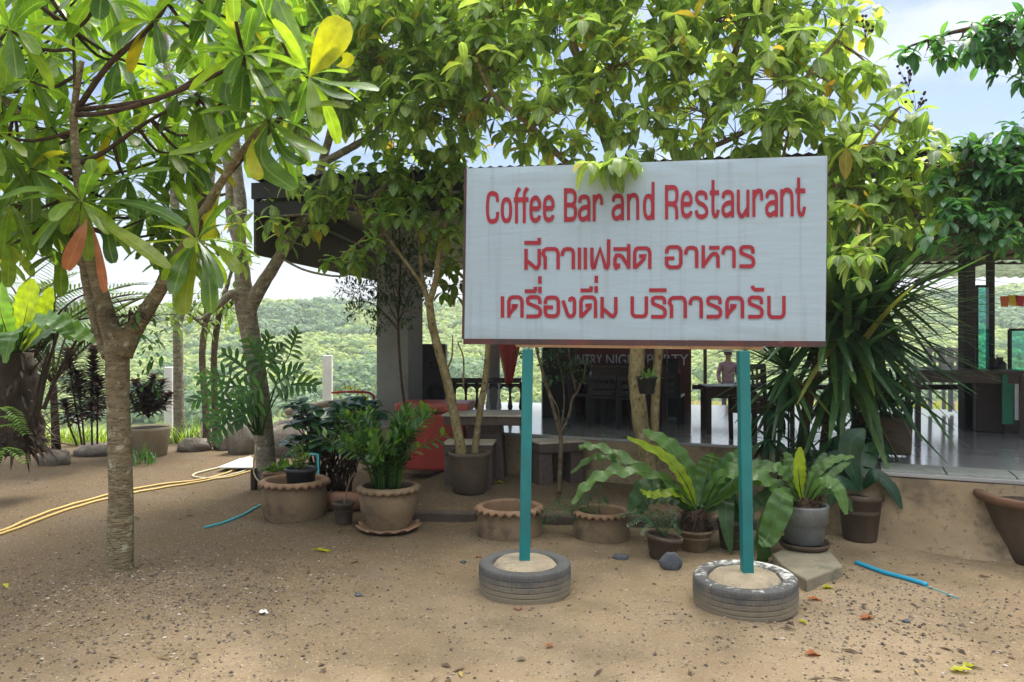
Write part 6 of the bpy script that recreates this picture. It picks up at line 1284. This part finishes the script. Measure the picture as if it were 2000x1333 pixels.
# ------------------------------------------------------------------ in and around the building
def onfl(px, Y, z=0): return V((P(px, 0, Y).x, Y, FL + z))
c = V((P(850, 0, 8.75).x, 8.8, zb)); T = thing('cooler_chest', 'big red cooler chest with a faded lid beside the grey pillar', 'cooler', tuple(c)); mb = MB(); mb.box(c + V((0, 0, .34)), (.78, .5, .66), -.1, taper=1.05); mb.build('body', M['cooler'], T, False, .03)
mb = MB(); mb.box(c + V((0, 0, .735)), (.86, .56, .11), -.1); mb.build('lid', M['cooler_lid'], T, False, .03); mb = MB(); mb.box(c + V((.02, -.30, .73)), (.12, .03, .04), -.1); mb.build('latch', M['cooler'], T, False, .008)
c = onfl(848, 10.2); T = thing('loudspeaker', 'tall black loudspeaker cabinet beside the grey pillar', 'loudspeaker', tuple(c)); mb = MB(); mb.box(c + V((0, 0, .50)), (.34, .3, 1.0)); mb.build('cabinet', M['black'], T, False, .015)
for z_, r in ((.35, .13), (.72, .08)):
    mb = MB(); mb.lathe([(r, 0), (r * .9, .012), (r * .3, -.02), (.01, -.01)], c + V((0, -.152, z_)), 24, 0, Matrix.Rotation(rad(90), 3, 'X')); mb.build('cone', M['beam'], T)
# carved wooden bench rail with small arches
c = onfl(925, 10.4); T = thing('carved_railing', 'dark wooden railing with turned balusters and scalloped arches behind the table', 'railing', tuple(c)); x0, x1 = P(845, 0, 10.4).x, P(1018, 0, 10.4).x; mb = MB(); mb.box(((x0 + x1) / 2, 10.4, P(0, 744, 10.4).z), (x1 - x0, .08, .07)); mb.build('top_rail', M['darkwood'], T, False, .01)
n = 8
for i in range(n + 1):
    x = x0 + (x1 - x0) * i / n; mb = MB(); zt = P(0, 747, 10.4).z; h = zt - FL; mb.lathe([(.022, 0), (.022, .06), (.036, .12), (.02, .22), (.014, h * .6), (.024, h * .75), (.018, h * .8), (.03, h)], (x, 10.4, FL), 12, cap1=True); mb.build('baluster', M['darkwood'] if i not in (5, 6) else M['white'], T)
for i in range(n):
    xa = x0 + (x1 - x0) * i / n; w_ = (x1 - x0) / n; mb = MB(); pts = []; zt = P(0, 750, 10.4).z
    for k in range(9):
        a = math.pi * k / 8; pts.append((xa + w_ / 2 - w_ * .44 * math.cos(a), zt - .13 + .085 * math.sin(a)))
    vs = [(p[0], 10.385, p[1]) for p in pts] + [(p[0], 10.385, zt) for p in pts]; mb.add(vs, [(k, k + 1, 10 + k, 9 + k) for k in range(8)]); o = mb.build('arch', M['darkwood'], T, False); m_ = o.modifiers.new('s', 'SOLIDIFY'); m_.thickness = .03
# red hanging cloth by the thin pillar
c = onfl(990, 10.3); mb = MB(); nx_, nz2 = 10, 14; vs = []
for j in range(nz2 + 1):
    for i in range(nx_ + 1):
        f = j / nz2; wd_ = .34 * (1 - .75 * max(0, (f - .35) / .65)); vs.append((c.x + (i / nx_ - .5) * wd_ + .03, 10.3 + .035 * math.sin(i * 1.6 + f * 2), 1.95 - f * .95))
mb.add(vs, [(j * 11 + i, j * 11 + i + 1, (j + 1) * 11 + i + 1, (j + 1) * 11 + i) for j in range(nz2) for i in range(nx_)]); o = mb.build('red_drape', M['cooler'], None, origin=(c.x, 10.3, 1.95)); m_ = o.modifiers.new('s', 'SOLIDIFY'); m_.thickness = .006; tag(o, 'red cloth hanging in a point beside the thin grey pillar', 'drape')
# stage banner with pale capitals
Yb = 10.55; T = thing('stage_banner', 'dark red banner with pale capitals COUNTRY NIGHT PARTY under the signboard', 'banner', tuple(P(1210, 712, Yb))); mb = MB(); a, b_ = P(1078, 660, Yb), P(1350, 752, Yb); mb.box(((a.x + b_.x) / 2, Yb + .03, (a.z + b_.z) / 2), (b_.x - a.x, .04, a.z - b_.z)); mb.build('panel', M['redboard'], T, False)
mb = MB(); a, b_ = P(1150, 716, Yb - .03), P(1330, 727, Yb - .03); mb.box(((a.x + b_.x) / 2, Yb - .02, (a.z + b_.z) / 2 - .035), (b_.x - a.x, .02, .06)); mb.build('valance', M['cooler'], T, False)
fnt = None
def text(s_, px0, px1, py, hpx, Y, mat, parent, name='lettering'):
    cu = bpy.data.curves.new(name, 'FONT'); cu.body = s_; cu.size = 1; cu.extrude = .002; o = bpy.data.objects.new(name + '_src', cu); COL.objects.link(o); bpy.context.view_layer.update()
    me = o.to_mesh(); xs_ = [v.co.x for v in me.vertices]; zs_ = [v.co.y for v in me.vertices]; p0, p1 = P(px0, py, Y), P(px1, py, Y); sx_ = (p1.x - p0.x) / (max(xs_) - min(xs_)); sz_ = hpx / F * Y / (max(zs_) - min(zs_))
    m_ = MB(); m_.add([(p0.x + (v.co.x - min(xs_)) * sx_, Y - v.co.z, p0.z + (v.co.y - min(zs_)) * sz_) for v in me.vertices], [tuple(p.vertices) for p in me.polygons]); o.to_mesh_clear(); bpy.data.objects.remove(o); return m_.build(name, M[mat], parent, False)
for s_, a, b_ in (('COUNTRY', 1084, 1176), ('NIGHT', 1184, 1256), ('PARTY', 1264, 1344)): text(s_, a, b_, 714, 21, Yb, 'pale_text', T)
# dark tables and chairs
def table(px, Y, w_, d_, h, rz, lab, mat='darkwood', group='dark wooden tables'):
    c = onfl(px, Y); T = thing('dining_table', lab, 'table', tuple(c), group); mb = MB(); mb.box(c + V((0, 0, h - .015)), (w_, d_, .035), rz); mb.build('tabletop', M[mat], T, False, .005)
    mb = MB(); mb.box(c + V((0, 0, h - .085)), (w_ - .08, d_ - .08, .1), rz); mb.build('apron', M[mat], T, False)
    for sx_ in (-1, 1):
        for sy in (-1, 1): mb = MB(); mb.box(c + Matrix.Rotation(rz, 3, 'Z') @ V((sx_ * (w_ / 2 - .05), sy * (d_ / 2 - .05), h / 2 - .03)), (.055, .055, h - .06), rz); mb.build('leg', M[mat], T, False)
table(1422, 8.55, .6, .5, .53, -.1, 'dark square wooden table on the bright floor left of the right post')
table(1880, 8.3, 1.1, .6, .72, -.3, 'long dark table set before the porch windows'); table(1225, 9.6, 1.0, .6, .74, -.1, 'dark table crowded with chairs in front of the stage')
def chair(name_, c, rz, mat, lab, group, back=.9):
    if mat == 'black': back = .64
    if 'nearest the right post' in lab: back = .46
    elif mat == 'darkwood': back = .78
    T = thing(name_, lab, 'chair', tuple(c), group); Rm = Matrix.Rotation(rz, 3, 'Z'); g = lambda x, y, z: V(c) + Rm @ V((x, y, z))
    mb = MB(); sh_ = .44 if mat == 'white' else .37; mb.box(g(0, 0, sh_), (.42, .42, .035), rz); mb.build('seat', M[mat], T, False, .006)
    for sx_ in (-1, 1):
        mb = MB(); mb.bar(g(sx_ * .18, -.18, 0), g(sx_ * .18, -.18, sh_ - .01), .04, .04); mb.build('leg', M[mat], T, False); mb = MB(); mb.bar(g(sx_ * .18, .19, 0), g(sx_ * .18, .23, back), .04, .035); mb.build('leg', M[mat], T, False)
    mb = MB()
    for z_ in (.6 * back / .9, .72 * back / .9, .86 * back / .9): mb.bar(g(-.18, .21 + z_ * .02, z_), g(.18, .21 + z_ * .02, z_), .02, .06)
    for k in range(5): mb.bar(g(-.14 + .07 * k, .222, .62 * back), g(-.14 + .07 * k, .228, .95 * back), .02, .015)
    mb.build('backrest', M[mat], T, False)
    return T
for px, Y, rz, lab in ((1500, 8.3, .5, 'dark slatted chair at the square table right of the right post'), (1448, 8.0, 2.6, 'dark chair nearest the right post with its seat toward the table'), (1180, 9.0, 3.0, 'black chair in front of the stage left of the twin trunks'), (1225, 8.9, 3.3, 'black chair directly behind the thicker of the twin trunks'), (1150, 9.3, 1.4, 'black chair nearest the maroon side wall'), (1300, 9.2, 2.8, 'black chair right of the twin trunks'), (1260, 10.0, 0, 'black chair against the stage under the banner')):
    chair('dark_chair', onfl(px + (22 if 'nearest the right' in lab else 0), Y), rz, 'black' if 'black' in lab else 'darkwood', lab, 'dark chairs in the restaurant')
for px, lab in ((1858, 'white slatted chair beyond the long dark table'), (1885, 'white chair partly behind the porch post')): chair('white_chair', onfl(px, 10.6, .05), .2, 'white', lab, 'white chairs at the back')
# stage equipment
for px, Y, sz, lab in ((1175, 10.2, (.5, .35, .72), 'black equipment case on the stage left of the trunks'), (1300, 10.2, (.3, .3, .8), 'upright black amplifier on the stage right of the trunks'), (1090, 10.3, (.45, .35, .95), 'tall black cabinet at the left end of the stage')):
    c = onfl(px, Y); T = thing('amplifier', lab, 'amplifier', tuple(c), 'black stage equipment'); mb = MB(); mb.box(c + V((0, 0, sz[2] / 2)), sz); mb.build('cabinet', M['black'], T, False, .015); mb = MB(); mb.box(c + V((0, -sz[1] / 2 - .004, sz[2] * .5)), (sz[0] * .85, .012, sz[2] * .8)); mb.build('grille', M['beam'], T, False)
c = onfl(1303, 9.9); T = thing('microphone_stand', 'thin microphone stand right of the twin trunks', 'microphone stand', tuple(c)); mb = MB(); mb.lathe([(.12, 0), (.12, .02), (.02, .03)], c, 20, cap1=True); mb.tube([c, c + V((0, 0, 1.05))], .009, 6); mb.build('stand', M['grey_pot'], T); mb = MB(); mb.lathe([(.012, -.05), (.016, .02), (.026, .05), (.02, .08), (.004, .09)], c + V((0, 0, 1.1)), 12, cap1=True); mb.build('microphone', M['wall_grey'], T)
# porch: glass screens, counter, bunting, banner
gm = bpy.data.materials.new('teal_glass'); gm.use_nodes = True; tg = gm.node_tree; tg.nodes.clear(); og = N(tg, 'ShaderNodeOutputMaterial'); tr_ = N(tg, 'ShaderNodeBsdfTransparent'); tr_.inputs[0].default_value = (.35, .72, .72, 1); gl = N(tg, 'ShaderNodeBsdfGlossy'); gl.inputs['Roughness'].default_value = .05; ms_ = N(tg, 'ShaderNodeMixShader'); ms_.inputs[0].default_value = .08; tg.links.new(tr_.outputs[0], ms_.inputs[1]); tg.links.new(gl.outputs[0], ms_.inputs[2]); tg.links.new(ms_.outputs[0], og.inputs[0])
def screen(x0, x1, y0, y1, Y, lab):
    a, b_ = P(x0, y0, Y), P(x1, y1, Y); T = thing('glass_screen', lab, 'glass screen', ((a.x + b_.x) / 2, Y, b_.z), 'teal glass screens'); mb = MB(); mb.box(((a.x + b_.x) / 2, Y, (a.z + b_.z) / 2), (b_.x - a.x - .02, .008, a.z - b_.z - .02)); mb.build('pane', gm, T, False)
    mb = MB()
    for p, q in (((a.x, a.z), (b_.x, a.z)), ((a.x, b_.z), (b_.x, b_.z)), ((a.x, a.z), (a.x, b_.z)), ((b_.x, a.z), (b_.x, b_.z))): mb.bar((p[0], Y, p[1]), (q[0], Y, q[1]), .03, .035, (0, 1, 0))
    mb.build('frame', M['beam'], T, False)
screen(1907, 1935, 560, 735, 9.2, 'narrow tall teal glass screen between the two porch posts'); screen(1972, 2040, 645, 740, 8.9, 'low teal glass screen at the right edge')
c = onfl(1985, 8.6); T = thing('service_counter', 'dark counter with a pale ledge at the right edge of the porch', 'counter', tuple(c)); a, b_ = P(1900, 0, 8.7), P(2150, 0, 8.2); mb = MB(); mb.bar((a.x, a.y, FL + .32), (b_.x, b_.y, FL + .32), .4, .64); mb.build('body', M['darkwood'], T, False, .01); mb = MB(); mb.bar((a.x - .05, a.y, FL + .67), (b_.x, b_.y, FL + .67), .48, .035); mb.build('ledge', M['wall_grey'], T, False, .006)
for k, (x, y0, r) in enumerate(((1945, 690, .05), (1955, 700, .06), (1962, 705, .05))):
    p = V((P(x, 0, 8.5).x, 8.55, FL + .69)); mb = MB(); h = .16 + .05 * (k == 0); mb.lathe([(r * .8, 0), (r, .02), (r, h * .6), (r * .35, h * .75), (r * .3, h), (r * .36, h * 1.02)], p, 16, cap1=True); tag(mb.build('bottle', M['black'], None, origin=tuple(p)), ('tallest dark bottle on the pale ledge by the glass', 'middle dark bottle on the pale ledge', 'dark bottle nearest the low glass screen')[k], 'bottle', 'bottles on the ledge')
c = P(1985, 780, 7.9); T = thing('green_poster', 'green and white cloth poster hanging below the pale ledge at the right edge', 'poster', tuple(c)); mb = MB(); mb.box((P(1968, 0, 7.95).x, 7.95, c.z), (.12, .01, .55)); mb.build('green_panel', M['green_cloth'], T, False); mb = MB(); mb.box((P(1995, 0, 7.94).x, 7.94, c.z + .02), (.14, .012, .5)); mb.build('white_panel', M['white'], T, False)
mb_ = None
for i, (x, y, m_, lab) in enumerate(((1962, 590, 'orange', 'small orange pennant under the far awning'), (1978, 588, 'yellow', 'small yellow pennant under the far awning'), (1992, 589, 'red', 'small red pennant under the far awning'))):
    p = P(x, y, 10.9); mb = MB(); mb.add([p + V((-.07, 0, .08)), p + V((.07, 0, .08)), p + V((.05, 0, -.08)), p + V((-.05, 0, -.07))], [(0, 1, 2, 3)]); o = mb.build('pennant', M[m_], None, False, origin=tuple(p)); q = o.modifiers.new('s', 'SOLIDIFY'); q.thickness = .004; tag(o, lab, 'pennant', 'pennants under the awning')
# hanging pot between the twin trunks
c = P(1263, 770, 6.6); T = thing('hanging_pot', 'black hanging pot with a small plant between the twin trunks', 'hanging pot', tuple(c)); mb = MB(); mb.lathe([(.06, 0), (.065, .004), (.088, .13), (.098, .135), (.098, .155), (.085, .155), (.08, .12)], c, 30); mb.build('pot', M['black_plastic'], T); lf = MB()
for i in range(26): lf.leaf(c + V((rr(-.05, .05), rr(-.05, .05), .13)), (rr(-1, 1), rr(-1, 1), rr(.2, 1.5)), rr(.06, .16), .025, 1.3, 4, 'lance', .2)
lf.build('foliage', M['fern'], T); mb = MB()
for a in (0, 2.1, 4.2): mb.tube([c + V((.09 * math.cos(a), .09 * math.sin(a), .15)), c + V((0, 0, .5))], .0025, 4)
mb.tube([c + V((0, 0, .5)), P(1250, 560, 6.95)], .003, 4); mb.build('hanger', M['black_plastic'], T)

# ------------------------------------------------------------------ person beyond the floor, in a hat
Yp = 18.2; xp = P(1422, 0, Yp).x; zp = gz(xp, Yp); T = thing('person', 'person in dark hat, brown pink shirt and dark trousers standing beyond the bright floor', 'person', (xp, Yp, zp))
def skinned(name, vs, es, rs, mat, parent, root=0):
    me = bpy.data.meshes.new(name); o0 = V(parent['_o']); me.from_pydata([tuple(V(v) - o0) for v in vs], es, []); o = bpy.data.objects.new(name, me); COL.objects.link(o); o.parent = parent; o['_o'] = tuple(o0); me.materials.append(mat)
    md = o.modifiers.new('skin', 'SKIN'); sl = me.skin_vertices[0].data
    for i, r in enumerate(rs): sl[i].radius = (r, r * .8) if not isinstance(r, tuple) else r
    for i in range(len(rs)): sl[i].use_root = (i == root)
    md.use_smooth_shade = True; sb = o.modifiers.new('sub', 'SUBSURF'); sb.levels = 2; sb.render_levels = 2; return o
b = lambda x, y, z: V((xp + x, Yp + y, zp + z))
vs = [b(0, 0, .84), b(0, 0, 1.0), b(0, 0, 1.2), b(0, 0, 1.34), b(0, -.01, 1.44), b(0, -.02, 1.52), b(0, -.02, 1.62), b(-.09, 0, .8), b(-.1, -.01, .45), b(-.1, .01, .08), b(-.1, -.12, .03), b(.09, 0, .8), b(.11, -.02, .45), b(.12, .01, .08), b(.12, -.12, .03),
      b(-.17, 0, 1.32), b(-.24, .02, 1.08), b(-.22, -.08, .86), b(-.22, -.1, .78), b(.17, 0, 1.32), b(.25, .02, 1.08), b(.22, -.1, .88), b(.21, -.13, .8)]
es = [(0, 1), (1, 2), (2, 3), (3, 4), (4, 5), (5, 6), (0, 7), (7, 8), (8, 9), (9, 10), (0, 11), (11, 12), (12, 13), (13, 14), (3, 15), (15, 16), (16, 17), (17, 18), (3, 19), (19, 20), (20, 21), (21, 22)]
skinned('body', vs, es, [.13, .12, .14, .12, .05, .08, .085, .09, .06, .042, .04, .09, .06, .042, .04, .055, .042, .034, .036, .055, .042, .034, .036], M['skin'], T)
for side, hx_, hy_, hz2 in ((-1, -.22, -.1, .78), (1, .21, -.13, .8)):
    mb = MB()
    for k in range(4): mb.tube([b(hx_ + (k - 1.5) * .016, hy_, hz2), b(hx_ + (k - 1.5) * .018, hy_ - .015, hz2 - .05), b(hx_ + (k - 1.5) * .018, hy_ - .005, hz2 - .085 + .008 * abs(k - 1.5))], [.009, .008, .006], 6)
    mb.tube([b(hx_ - side * .03, hy_, hz2 + .02), b(hx_ - side * .05, hy_ - .03, hz2 - .02)], [.01, .008], 6); mb.build('fingers', M['skin'], T)
skinned('shirt', [vs[0] + V((0, 0, -.06)), vs[1], vs[2], vs[3], b(0, 0, 1.39), vs[15], vs[16], vs[17], vs[19], vs[20], vs[21]], [(0, 1), (1, 2), (2, 3), (3, 4), (3, 5), (5, 6), (6, 7), (3, 8), (8, 9), (9, 10)], [.175, .16, .17, .15, .08, .085, .065, .05, .085, .065, .05], M['shirt'], T)
skinned('trousers', [vs[0], vs[7], vs[8], vs[9] + V((0, 0, .02)), vs[11], vs[12], vs[13] + V((0, 0, .02))], [(0, 1), (1, 2), (2, 3), (0, 4), (4, 5), (5, 6)], [.145, .105, .078, .066, .105, .078, .066], M['jeans'], T)
mb = MB(); mb.lathe([(.25, 0), (.24, .012), (.13, .03), (.115, .1), (.08, .14), (.01, .15)], b(0, -.02, 1.63), 28, cap1=True); mb.build('hat', M['hat'], T)
mb = MB(); mb.tube([b(0, -.1, 1.58), b(0, -.122, 1.55), b(0, -.1, 1.54)], [.008, .016, .012], 6)
for s_ in (-1, 1): mb.tube([b(s_ * .085, -.02, 1.6), b(s_ * .095, -.02, 1.55)], [.014, .01], 6)
mb.build('face', M['skin'], T); mb = MB(); mb.lathe([(.092, 0), (.1, .05), (.096, .09)], b(0, .01, 1.55), 16); mb.build('hair', M['black'], T)
